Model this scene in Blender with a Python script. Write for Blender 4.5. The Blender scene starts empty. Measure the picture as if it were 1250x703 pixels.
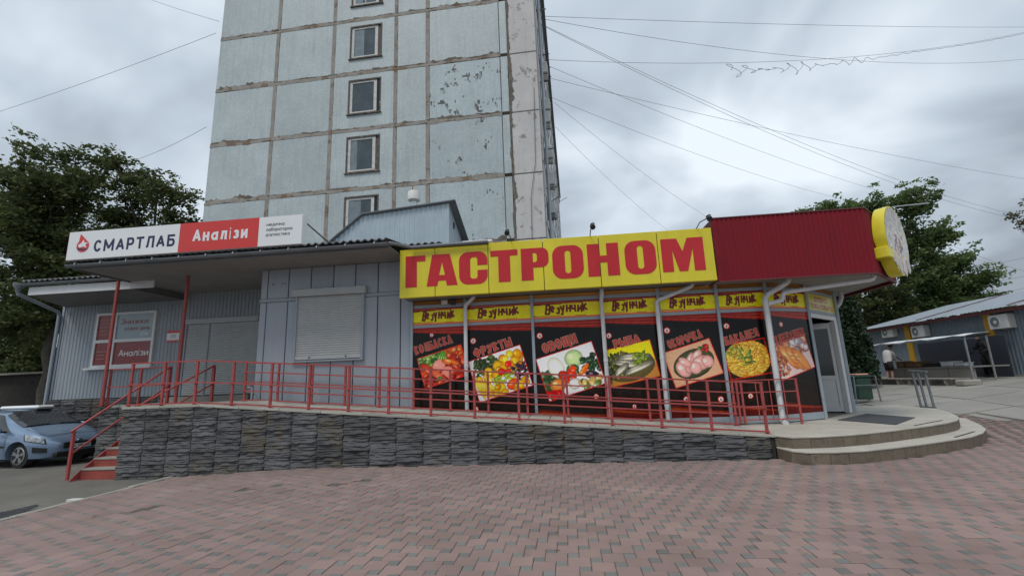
import bpy, bmesh, math, random
import numpy as np
from mathutils import Vector, Matrix
R = math.radians
rng = np.random.default_rng(7); random.seed(7)
S = bpy.context.scene
COL = S.collection

# ------------------------------------------------------------------ camera, world, sun, exposure
cam_d = bpy.data.cameras.new("camera"); cam = bpy.data.objects.new("camera", cam_d); COL.objects.link(cam)
S.camera = cam
cam_d.sensor_width = 36; cam_d.lens = 36*560/1250; cam_d.clip_end = 2000; cam_d.clip_start = .05
_p, _r, _y = R(11.43), R(-2.18), R(5.9)
F = Vector((0, math.cos(_p), math.sin(_p))); r0 = Vector((1, 0, 0)); u0 = r0.cross(F)
r1 = math.cos(_r)*r0 + math.sin(_r)*u0; u1 = -math.sin(_r)*r0 + math.cos(_r)*u0
Zr = Matrix.Rotation(_y, 3, 'Z'); F, r1, u1 = Zr@F, Zr@r1, Zr@u1
M = Matrix((r1, u1, -F)).transposed().to_4x4(); M.translation = (0, 0, 1.6); cam.matrix_world = M

SUN_EL, SUN_AZ = 59, 205           # high soft light from behind the camera, a little to the left
W = bpy.data.worlds.new("World"); S.world = W; W.use_nodes = True
nt = W.node_tree; nt.nodes.clear(); N = nt.nodes.new; Lk = nt.links.new
wo = N('ShaderNodeOutputWorld'); bg = N('ShaderNodeBackground'); Lk(bg.outputs[0], wo.inputs[0])
sky = N('ShaderNodeTexSky'); sky.sky_type = 'NISHITA'; sky.sun_disc = False
sky.sun_elevation = R(SUN_EL); sky.sun_rotation = R(SUN_AZ); sky.air_density = 1.5; sky.dust_density = 3
tc = N('ShaderNodeTexCoord')
# overcast deck: cloud texture laid on a flat layer overhead (direction divided by height)
sep = N('ShaderNodeSeparateXYZ'); Lk(tc.outputs['Generated'], sep.inputs[0])
zz = N('ShaderNodeMath'); zz.operation = 'MAXIMUM'; Lk(sep.outputs[2], zz.inputs[0]); zz.inputs[1].default_value = 0
za = N('ShaderNodeMath'); za.operation = 'ADD'; Lk(zz.outputs[0], za.inputs[0]); za.inputs[1].default_value = .45
dv = N('ShaderNodeVectorMath'); dv.operation = 'DIVIDE'; Lk(tc.outputs['Generated'], dv.inputs[0])
cb = N('ShaderNodeCombineXYZ')
for i in range(3): Lk(za.outputs[0], cb.inputs[i])
Lk(cb.outputs[0], dv.inputs[1])
n1 = N('ShaderNodeTexNoise'); Lk(dv.outputs[0], n1.inputs['Vector']); n1.inputs['Scale'].default_value = 1.7; n1.inputs['Detail'].default_value = 4.5; n1.inputs['Roughness'].default_value = .48; n1.inputs['Distortion'].default_value = .35
mpw = N('ShaderNodeMapping'); mpw.inputs['Location'].default_value = (3.1, 1.7, 0); Lk(dv.outputs[0], mpw.inputs[0]); Lk(mpw.outputs[0], n1.inputs['Vector'])
cr = N('ShaderNodeValToRGB'); Lk(n1.outputs[0], cr.inputs[0])
e = cr.color_ramp.elements
e[0].position = .36; e[0].color = (.31, .36, .42, 1)
e[1].position = .64; e[1].color = (.84, .92, 1.0, 1)
k = cr.color_ramp.elements.new(.5); k.color = (.54, .62, .705, 1)
ms = N('ShaderNodeVectorMath'); ms.operation = 'SCALE'; Lk(sky.outputs[0], ms.inputs[0]); ms.inputs['Scale'].default_value = .07
mx = N('ShaderNodeMix'); mx.data_type = 'RGBA'; mx.inputs[0].default_value = .93
Lk(ms.outputs[0], mx.inputs[6]); Lk(cr.outputs[0], mx.inputs[7]); Lk(mx.outputs[2], bg.inputs[0]); bg.inputs[1].default_value = 1.0
sun_d = bpy.data.lights.new("sun", 'SUN'); sun_d.energy = 1.5; sun_d.angle = R(20); sun_d.color = (1, .97, .93)
sun = bpy.data.objects.new("sun", sun_d); COL.objects.link(sun)
# azimuth measured clockwise from +Y, the light comes from there
sdir = Vector((math.sin(R(SUN_AZ))*math.cos(R(SUN_EL)), math.cos(R(SUN_AZ))*math.cos(R(SUN_EL)), math.sin(R(SUN_EL))))
sun.rotation_euler = sdir.to_track_quat('Z', 'Y').to_euler(); sun.location = sdir*60
vs = S.view_settings; vs.view_transform = 'Standard'; vs.look = 'None'; vs.gamma = 1; vs.use_curve_mapping = False
vs.exposure = 0.12

# ------------------------------------------------------------------ materials
def lin(c): return tuple(((x/255+.055)/1.055)**2.4 if x/255 > .04045 else x/255/12.92 for x in c)
MATS = {}
def P(name, col, rough=.6, metal=0., var=.18, scale=2.5, bump=0., bscale=40., rand=0., streak=0., dirt=(.06, .055, .045), spots=0., spotscale=9., spotcol=(.03, .028, .025), island=False, coat=0., spec=.5):
    m = bpy.data.materials.new(name); m.use_nodes = True; MATS[name] = m
    t = m.node_tree; n = t.nodes.new; l = t.links.new
    b = t.nodes['Principled BSDF']; b.inputs['Roughness'].default_value = rough; b.inputs['Metallic'].default_value = metal
    b.inputs['Coat Weight'].default_value = coat; b.inputs['Specular IOR Level'].default_value = spec
    g = n('ShaderNodeNewGeometry'); pos = g.outputs['Position']
    nz = n('ShaderNodeTexNoise'); l(pos, nz.inputs['Vector']); nz.inputs['Scale'].default_value = scale; nz.inputs['Detail'].default_value = 6; nz.inputs['Roughness'].default_value = .62
    mr = n('ShaderNodeMapRange'); l(nz.outputs[0], mr.inputs[0]); mr.inputs[1].default_value = .25; mr.inputs[2].default_value = .75
    mr.inputs[3].default_value = 1-var; mr.inputs[4].default_value = 1+var
    val = mr.outputs[0]
    if rand:
        oi = n('ShaderNodeObjectInfo'); ad = n('ShaderNodeMath'); ad.operation = 'ADD'; l(oi.outputs['Random'], ad.inputs[0]); l(g.outputs['Random Per Island'], ad.inputs[1])
        fr = n('ShaderNodeMath'); fr.operation = 'FRACT'; l(ad.outputs[0], fr.inputs[0])
        m2 = n('ShaderNodeMapRange'); l(fr.outputs[0], m2.inputs[0]); m2.inputs[3].default_value = 1-rand; m2.inputs[4].default_value = 1+rand
        mm = n('ShaderNodeMath'); mm.operation = 'MULTIPLY'; l(val, mm.inputs[0]); l(m2.outputs[0], mm.inputs[1]); val = mm.outputs[0]
    vm = n('ShaderNodeVectorMath'); vm.operation = 'SCALE'; vm.inputs[0].default_value = col; l(val, vm.inputs['Scale'])
    out = vm.outputs[0]
    if streak:
        mp = n('ShaderNodeMapping'); mp.inputs['Scale'].default_value = (7, 7, .45); l(pos, mp.inputs[0])
        ns = n('ShaderNodeTexNoise'); l(mp.outputs[0], ns.inputs['Vector']); ns.inputs['Scale'].default_value = 1; ns.inputs['Detail'].default_value = 5; ns.inputs['Roughness'].default_value = .6
        m3 = n('ShaderNodeMapRange'); l(ns.outputs[0], m3.inputs[0]); m3.inputs[1].default_value = .5; m3.inputs[2].default_value = .78; m3.inputs[3].default_value = 0; m3.inputs[4].default_value = streak
        mxx = n('ShaderNodeMix'); mxx.data_type = 'RGBA'; l(m3.outputs[0], mxx.inputs[0]); l(out, mxx.inputs[6]); mxx.inputs[7].default_value = (*dirt, 1); out = mxx.outputs[2]
    if spots:
        n4 = n('ShaderNodeTexNoise'); l(pos, n4.inputs['Vector']); n4.inputs['Scale'].default_value = spotscale; n4.inputs['Detail'].default_value = 7; n4.inputs['Roughness'].default_value = .7
        m4 = n('ShaderNodeMapRange'); l(n4.outputs[0], m4.inputs[0]); m4.inputs[1].default_value = 1-spots; m4.inputs[2].default_value = 1-spots+.06
        mxx = n('ShaderNodeMix'); mxx.data_type = 'RGBA'; l(m4.outputs[0], mxx.inputs[0]); l(out, mxx.inputs[6]); mxx.inputs[7].default_value = (*spotcol, 1); out = mxx.outputs[2]
    l(out, b.inputs['Base Color'])
    if bump:
        nb = n('ShaderNodeTexNoise'); l(pos, nb.inputs['Vector']); nb.inputs['Scale'].default_value = bscale; nb.inputs['Detail'].default_value = 5
        bp = n('ShaderNodeBump'); bp.inputs['Strength'].default_value = bump; bp.inputs['Distance'].default_value = .02; l(nb.outputs[0], bp.inputs['Height']); l(bp.outputs[0], b.inputs['Normal'])
    rr = n('ShaderNodeMapRange'); l(nz.outputs[0], rr.inputs[0]); rr.inputs[3].default_value = max(.02, rough-.1); rr.inputs[4].default_value = min(1, rough+.1); l(rr.outputs[0], b.inputs['Roughness'])
    return m

def VC(name, rough=.3, spec=.4):
    "printed film: colours come from the mesh's own colour attribute"
    m = bpy.data.materials.new(name); m.use_nodes = True; MATS[name] = m
    t = m.node_tree; b = t.nodes['Principled BSDF']; b.inputs['Roughness'].default_value = rough; b.inputs['Specular IOR Level'].default_value = spec
    a = t.nodes.new('ShaderNodeAttribute'); a.attribute_name = 'col'; t.links.new(a.outputs['Color'], b.inputs['Base Color'])
    return m

def mosaic(name, col, chip=0.):
    "small ceramic facing tiles with grout, faded in patches, some fallen off"
    m = P(name, col, .55, var=.13, scale=.7, rand=.06, streak=.34, dirt=(.26, .27, .26))
    t = m.node_tree; n = t.nodes.new; l = t.links.new; b = t.nodes['Principled BSDF']
    src = b.inputs['Base Color'].links[0].from_socket
    g = n('ShaderNodeNewGeometry'); sp = n('ShaderNodeSeparateXYZ'); l(g.outputs['Position'], sp.inputs[0])
    cx = n('ShaderNodeCombineXYZ'); l(sp.outputs[0], cx.inputs[0]); l(sp.outputs[2], cx.inputs[1])
    br = n('ShaderNodeTexBrick'); l(cx.outputs[0], br.inputs['Vector']); br.offset = 0; br.inputs['Scale'].default_value = 1
    br.inputs['Brick Width'].default_value = .1; br.inputs['Row Height'].default_value = .1; br.inputs['Mortar Size'].default_value = .008; br.inputs['Mortar Smooth'].default_value = .2
    br.inputs['Color1'].default_value = (1, 1, 1, 1); br.inputs['Color2'].default_value = (.86, .88, .9, 1); br.inputs['Mortar'].default_value = (.8, .8, .78, 1)
    mu = n('ShaderNodeMix'); mu.data_type = 'RGBA'; mu.blend_type = 'MULTIPLY'; mu.inputs[0].default_value = 1; l(src, mu.inputs[6]); l(br.outputs[0], mu.inputs[7])
    out = mu.outputs[2]
    if chip:
        mp = n('ShaderNodeVectorMath'); mp.operation = 'SNAP'; l(g.outputs['Position'], mp.inputs[0]); mp.inputs[1].default_value = (.06, .06, .1)
        nz = n('ShaderNodeTexNoise'); l(mp.outputs[0], nz.inputs['Vector']); nz.inputs['Scale'].default_value = 1.5; nz.inputs['Detail'].default_value = 6; nz.inputs['Roughness'].default_value = .75
        mr = n('ShaderNodeMapRange'); l(nz.outputs[0], mr.inputs[0]); mr.inputs[1].default_value = 1-chip; mr.inputs[2].default_value = 1-chip+.03
        mx = n('ShaderNodeMix'); mx.data_type = 'RGBA'; l(mr.outputs[0], mx.inputs[0]); l(out, mx.inputs[6]); mx.inputs[7].default_value = (.07, .065, .06, 1); out = mx.outputs[2]
    l(out, b.inputs['Base Color'])
    return m

def leafmat(name, a, bcol, trans=.35):
    m = bpy.data.materials.new(name); m.use_nodes = True; MATS[name] = m
    t = m.node_tree; t.nodes.clear(); n = t.nodes.new; l = t.links.new
    g = n('ShaderNodeNewGeometry'); nz = n('ShaderNodeTexNoise'); l(g.outputs['Position'], nz.inputs['Vector']); nz.inputs['Scale'].default_value = .55; nz.inputs['Detail'].default_value = 3
    ad = n('ShaderNodeMath'); ad.operation = 'MULTIPLY_ADD'; l(g.outputs['Random Per Island'], ad.inputs[0]); ad.inputs[1].default_value = .5; l(nz.outputs[0], ad.inputs[2])
    r = n('ShaderNodeValToRGB'); l(ad.outputs[0], r.inputs[0]); r.color_ramp.elements[0].position = .35; r.color_ramp.elements[1].position = 1.05
    r.color_ramp.elements[0].color = (*a, 1); r.color_ramp.elements[1].color = (*bcol, 1)
    d = n('ShaderNodeBsdfPrincipled'); d.inputs['Roughness'].default_value = .55; d.inputs['Specular IOR Level'].default_value = .25; l(r.outputs[0], d.inputs['Base Color'])
    tr = n('ShaderNodeBsdfTranslucent'); l(r.outputs[0], tr.inputs[0]); mx = n('ShaderNodeMixShader'); mx.inputs[0].default_value = trans
    l(d.outputs[0], mx.inputs[1]); l(tr.outputs[0], mx.inputs[2]); o = n('ShaderNodeOutputMaterial'); l(mx.outputs[0], o.inputs[0])
    return m

P('asphalt', (.145, .137, .12), .9, var=.30, scale=.9, bump=.35, bscale=60, spots=.36, spotscale=3.2, spotcol=(.085, .08, .07))
P('bedding', (.105, .092, .08), .95, var=.3, bump=.4)
P('paver_red', (.258, .180, .160), .85, var=.22, scale=.8, bump=.25, bscale=90, rand=.10, spots=.40, spotscale=2.6, spotcol=(.205, .148, .130))
P('paver_grey', (.168, .168, .156), .85, var=.20, scale=.8, bump=.25, bscale=90, rand=.16)
P('concrete', (.30, .285, .25), .9, var=.2, scale=1.6, bump=.3, bscale=25, rand=.06, spots=.34, spotscale=4, spotcol=(.16, .15, .13))
P('slab', (.37, .36, .315), .9, var=.18, scale=1.5, bump=.3, bscale=30, rand=.13, spots=.36, spotscale=5, spotcol=(.13, .125, .11))
P('yard', (.27, .26, .235), .92, var=.22, scale=.7, bump=.3, bscale=20, rand=.08, spots=.37, spotscale=2.5, spotcol=(.14, .135, .12))
P('stonetile', (.083, .084, .087), .8, var=.45, scale=2.2, bump=.6, bscale=30, rand=.30, spots=.46, spotscale=1.1, spotcol=(.098, .086, .068))
P('joint', (.035, .034, .032), .95)
P('riser_tile', (.155, .125, .09), .6, rand=.09, var=.35, scale=6, bump=.2, spots=.42, spotscale=6, spotcol=(.10, .085, .065))
P('platform', (.45, .425, .365), .75, var=.16, scale=1.8, bump=.12, spots=.33, spotscale=5, spotcol=(.2, .185, .16))
P('redpaint', (.36, .065, .06), .5, var=.22, scale=5, bump=.08, spots=.30, spotscale=14, spotcol=(.24, .15, .13))
P('redstep', (.30, .06, .045), .65, var=.3, scale=6, bump=.2, spots=.36, spotscale=8, spotcol=(.16, .10, .085))
P('panelgrey', (.345, .38, .425), .42, var=.05, scale=.8, rand=.05, streak=.26, dirt=(.24, .25, .26), spec=.4)
P('trimgrey', (.30, .335, .375), .45, var=.08)
P('seam', (.025, .028, .032), .8)
P('corrgrey', (.31, .345, .38), .42, var=.09, scale=1, streak=.3, dirt=(.2, .2, .19))
P('shutter', (.44, .455, .455), .5, var=.07, streak=.15, dirt=(.25, .25, .24))
P('shutterbox', (.40, .415, .415), .45, var=.1)
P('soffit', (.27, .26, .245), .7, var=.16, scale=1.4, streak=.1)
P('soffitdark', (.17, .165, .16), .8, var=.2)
P('gutter', (.16, .175, .19), .45, var=.2, scale=3)
P('rooftile', (.14, .145, .15), .85, var=.35, scale=4, bump=.2)
P('whitemetal', (.70, .71, .72), .45, var=.06, streak=.15, dirt=(.35, .34, .32))
P('whitesign', (.78, .79, .80), .35, var=.03, scale=.8)
P('redsign', (.62, .045, .04), .35, var=.03)
P('navy', (.012, .02, .07), .4, var=.02)
P('greytext', (.10, .11, .13), .5, var=.02)
P('yellow', (.70, .60, .028), .33, var=.07, scale=1.2, streak=.28, dirt=(.46, .39, .05))
P('signred', (.52, .012, .02), .32, var=.05, scale=1.5)
P('darkedge', (.03, .028, .024), .6)
P('fascia', (.20, .011, .020), .65, spec=.2, var=.07, streak=.35, dirt=(.12, .014, .018))
P('orange', (.33, .14, .018), .6, var=.2)
P('frame', (.33, .38, .42), .45, var=.08, streak=.1)
P('framewhite', (.72, .73, .73), .4, var=.05, streak=.1, dirt=(.4, .4, .38))
P('pipe', (.62, .63, .64), .45, var=.07, streak=.25, dirt=(.25, .24, .22))
P('pipegrey', (.30, .35, .40), .4, var=.1)
P('headred', (.52, .045, .032), .5, var=.08); P('headtan', (.62, .33, .24), .5, var=.08)
P('bandred', (.22, .014, .014), .5, var=.05)
P('interior', (.05, .048, .045), .9); P('floorin', (.16, .14, .12), .5)
P('glassdark', (.018, .021, .024), .08, var=.1, spec=.6)
P('glasstower', (.075, .098, .112), .12, var=.35, scale=1.4, streak=.3, dirt=(.10, .12, .135))
P('filmred', (.24, .022, .022), .22, var=.12, scale=2)
P('filmblue', (.30, .38, .42), .2, var=.12, scale=2)
P('plinthmetal', (.30, .33, .35), .5)
mosaic('mosaic', (.475, .54, .55)); mosaic('mosaic_chip', (.445, .52, .54), .385); mosaic('mosaic_badly_chipped', (.43, .515, .54), .44)
P('mortar', (.30, .275, .245), .95, var=.25, scale=3, bump=.6, bscale=14, spots=.45, spotscale=1.2, spotcol=(.20, .14, .095))
P('mortar_dark', (.15, .125, .10), .95, var=.4, scale=3, bump=.6, bscale=14)
P('whitewash', (.56, .545, .535), .9, var=.12, scale=1.0, bump=.3, bscale=12, spots=.42, spotscale=2.6, spotcol=(.27, .25, .24), streak=.3, dirt=(.36, .34, .33))
P('oldframe', (.10, .085, .07), .8, var=.5, scale=8, spots=.40, spotscale=8, spotcol=(.50, .50, .48))
P('oldwhite', (.55, .55, .53), .7, var=.25, scale=6, spots=.38, spotscale=9, spotcol=(.16, .13, .10))
P('curtainpane', (.20, .24, .265), .14, var=.25, scale=3, streak=.6, dirt=(.13, .16, .18))
P('tin', (.42, .50, .545), .38, metal=.25, var=.08, streak=.15, dirt=(.28, .33, .36))
P('tinroof', (.17, .18, .19), .5, var=.25)
P('galv', (.50, .53, .55), .35, metal=.7, var=.15, scale=5)
P('rubber', (.028, .028, .028), .8, var=.2)
P('blackmetal', (.03, .032, .035), .45)
P('bark', (.095, .085, .07), .95, var=.4, scale=5, bump=.8, bscale=18)
P('wire', (.13, .14, .15), .7)
P('acwhite', (.66, .66, .63), .5, var=.08, streak=.25, dirt=(.35, .34, .31))
P('marketwall', (.20, .25, .29), .5, var=.10, streak=.2, dirt=(.13, .15, .16))
P('marketyellow', (.62, .34, .03), .5, var=.1)
P('marketroof', (.25, .29, .325), .45, var=.12, scale=1.2)
P('maroon', (.12, .03, .03), .6)
P('awning', (.66, .69, .71), .6, var=.12)
P('woodgrey', (.28, .26, .23), .9, var=.3, scale=5)
P('woodbrown', (.20, .12, .06), .85, var=.35, scale=5)
P('shedwood', (.035, .03, .026), .9, var=.4, scale=3)
P('bingreen', (.018, .055, .035), .5, var=.2)
P('mat', (.065, .072, .078), .9, var=.2, scale=20, bump=.5, bscale=120)
P('skin', (.42, .25, .18), .6, var=.05); P('hair', (.02, .015, .012), .7); P('shirtwhite', (.62, .60, .60), .85, var=.1); P('clothblack', (.015, .015, .018), .9); P('clothnavy', (.03, .035, .05), .9)
P('carpaint', (.20, .285, .41), .24, metal=.4, var=.04, scale=2, coat=.6)
P('carglass', (.022, .026, .03), .06, var=.02, spec=.7)
P('carblack', (.015, .015, .016), .5, var=.1); P('tyre', (.022, .022, .022), .85, var=.2); P('rimsilver', (.45, .46, .48), .3, metal=.8, var=.05)
P('headlamp', (.38, .41, .44), .10, var=.4, scale=18, coat=.8); P('plate', (.72, .73, .72), .4, var=.04)
P('logoface', (.60, .57, .53), .6, var=.22, scale=3.5, spots=.42, spotscale=3.0, spotcol=(.42, .30, .26))
P('puddle', (.045, .042, .038), .28, var=.3, scale=3)
VC('print', .18, .28)
leafmat('leaf_dark', (.030, .046, .018), (.14, .17, .062), .40)
leafmat('leaf_mid', (.05, .088, .03), (.19, .265, .10), .45)
leafmat('leaf_grey', (.06, .06, .035), (.16, .14, .08))
leafmat('leaf_thuja', (.008, .02, .010), (.032, .062, .028), .15)

# ------------------------------------------------------------------ mesh helpers
def link(o, parent=None):
    COL.objects.link(o)
    if parent is not None: o.parent = parent
    return o
def tag(o, label=None, cat=None, group=None, kind=None):
    if label: o['label'] = label
    if cat: o['category'] = cat
    if group: o['group'] = group
    if kind: o['kind'] = kind
    return o
def thing(name, label, cat, loc=(0, 0, 0), rz=0, group=None):
    o = bpy.data.objects.new(name, None); link(o); o.location = loc; o.rotation_euler = (0, 0, rz); o.empty_display_size = .2
    return tag(o, label, cat, group)
class B:
    def __init__(s): s.v = []; s.f = []
    def poly(s, pts): i = len(s.v); s.v += [tuple(p) for p in pts]; s.f.append(tuple(range(i, i+len(pts)))); return s
    def box(s, x0, x1, y0, y1, z0, z1):
        i = len(s.v); s.v += [(x, y, z) for z in (z0, z1) for x, y in ((x0, y0), (x1, y0), (x1, y1), (x0, y1))]
        s.f += [tuple(i+k for k in q) for q in ((3, 2, 1, 0), (4, 5, 6, 7), (0, 1, 5, 4), (1, 2, 6, 5), (2, 3, 7, 6), (3, 0, 4, 7))]; return s
    def prism(s, poly, h0, h1, ax='z'):
        "extrude a polygon; ax z: (x,y) between heights; ax y: (x,z) between y; ax x: (y,z) between x. h may be callable"
        n = len(poly); i = len(s.v)
        for h in (h0, h1):
            for a, b in poly:
                hh = h(a, b) if callable(h) else h
                s.v.append((a, b, hh) if ax == 'z' else (a, hh, b) if ax == 'y' else (hh, a, b))
        s.f += [tuple(range(i+n-1, i-1, -1)), tuple(range(i+n, i+2*n))]
        for k in range(n): s.f.append((i+k, i+(k+1) % n, i+n+(k+1) % n, i+n+k))
        return s
    def bar(s, a, b, w=.04, h=None, up=(0, 0, 1)):
        h = h or w; a, b = Vector(a), Vector(b); d = (b-a).normalized(); up = Vector(up)
        if abs(d.dot(up)) > .95: up = Vector((0, 1, 0))
        sd = d.cross(up).normalized(); uu = sd.cross(d).normalized(); i = len(s.v)
        for p in (a, b):
            for sx, sy in ((-1, -1), (1, -1), (1, 1), (-1, 1)): s.v.append(tuple(p+sd*sx*w/2+uu*sy*h/2))
        s.f += [tuple(i+k for k in q) for q in ((3, 2, 1, 0), (4, 5, 6, 7), (0, 1, 5, 4), (1, 2, 6, 5), (2, 3, 7, 6), (3, 0, 4, 7))]; return s
    def tube(s, pts, r=.02, n=8, caps=True):
        pts = [Vector(p) for p in pts]; rs = r if isinstance(r, (list, tuple)) else [r]*len(pts)
        base = len(s.v); ref = None
        for j, p in enumerate(pts):
            d = (pts[min(j+1, len(pts)-1)]-pts[max(j-1, 0)]).normalized()
            if ref is None: ref = Vector((0, 0, 1)) if abs(d.z) < .9 else Vector((1, 0, 0))
            sd = d.cross(ref).normalized(); ref = sd.cross(d).normalized()
            for q in range(n):
                a = 2*math.pi*q/n; s.v.append(tuple(p+(sd*math.cos(a)+ref*math.sin(a))*rs[j]))
        for j in range(len(pts)-1):
            for q in range(n):
                a = base+j*n+q; b = base+j*n+(q+1) % n; s.f.append((a, b, b+n, a+n))
        if caps: s.f += [tuple(base+q for q in range(n-1, -1, -1)), tuple(base+(len(pts)-1)*n+q for q in range(n))]
        return s
    def map(s, fn): s.v = [tuple(fn(*p)) for p in s.v]; return s
    def me(s, name, mat):
        m = bpy.data.meshes.new(name); m.from_pydata(s.v, [], s.f); m.update(); m.materials.append(MATS[mat]); return m
    def obj(s, name, mat, parent=None, smooth=False, bevel=0):
        m = s.me(name, mat)
        if bevel or True:
            bm = bmesh.new(); bm.from_mesh(m)
            if bevel: bmesh.ops.bevel(bm, geom=[e for e in bm.edges if len(e.link_faces) == 2 and e.calc_face_angle(0) > .5], offset=bevel, segments=1, affect='EDGES', clamp_overlap=True)
            bmesh.ops.recalc_face_normals(bm, faces=bm.faces); bm.to_mesh(m); bm.free()
        if smooth:
            m.polygons.foreach_set('use_smooth', [True]*len(m.polygons)); m.update()
            if smooth != 'all': m.set_sharp_from_angle(angle=R(40))
        return link(bpy.data.objects.new(name, m), parent)
def inst(name, me, loc, parent=None, rz=0, scale=None):
    o = bpy.data.objects.new(name, me); link(o, parent); o.location = loc; o.rotation_euler = (0, 0, rz)
    if scale: o.scale = scale
    return o
def np_mesh(name, v, quads, mat):
    m = bpy.data.meshes.new(name); m.vertices.add(len(v)); m.vertices.foreach_set('co', np.asarray(v, np.float32).ravel())
    q = np.asarray(quads, np.int32); m.loops.add(q.size); m.loops.foreach_set('vertex_index', q.ravel())
    m.polygons.add(len(q)); m.polygons.foreach_set('loop_start', np.arange(0, q.size, q.shape[1], dtype=np.int32)); m.polygons.foreach_set('loop_total', np.full(len(q), q.shape[1], np.int32))
    m.update(calc_edges=True); m.validate(); m.materials.append(MATS[mat]); return m
def corr_profile(u0, u1, pitch, depth):
    "trapezoid sheet-metal profile as (u, d) points"
    pts = []; u = u0
    while u < u1-1e-6:
        for t, d in ((0, 0), (.42, 0), (.55, depth), (.87, depth)):
            x = u+t*pitch
            if x < u1: pts.append((x, d))
        u += pitch
    pts.append((u1, pts[-1][1])); return pts
def corr(name, mat, parent, u0, u1, z0, z1, fn, pitch=.12, depth=.018, ztop=None):
    "corrugated sheet; fn(u, d, z) -> world; ztop(u) optional upper edge"
    pr = corr_profile(u0, u1, pitch, depth); b = B(); n = len(pr)
    for u, d in pr: b.v.append(fn(u, d, z0))
    for u, d in pr: b.v.append(fn(u, d, ztop(u) if ztop else z1))
    for i in range(n-1): b.f.append((i, i+1, n+i+1, n+i))
    return b.obj(name, mat, parent)
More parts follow.
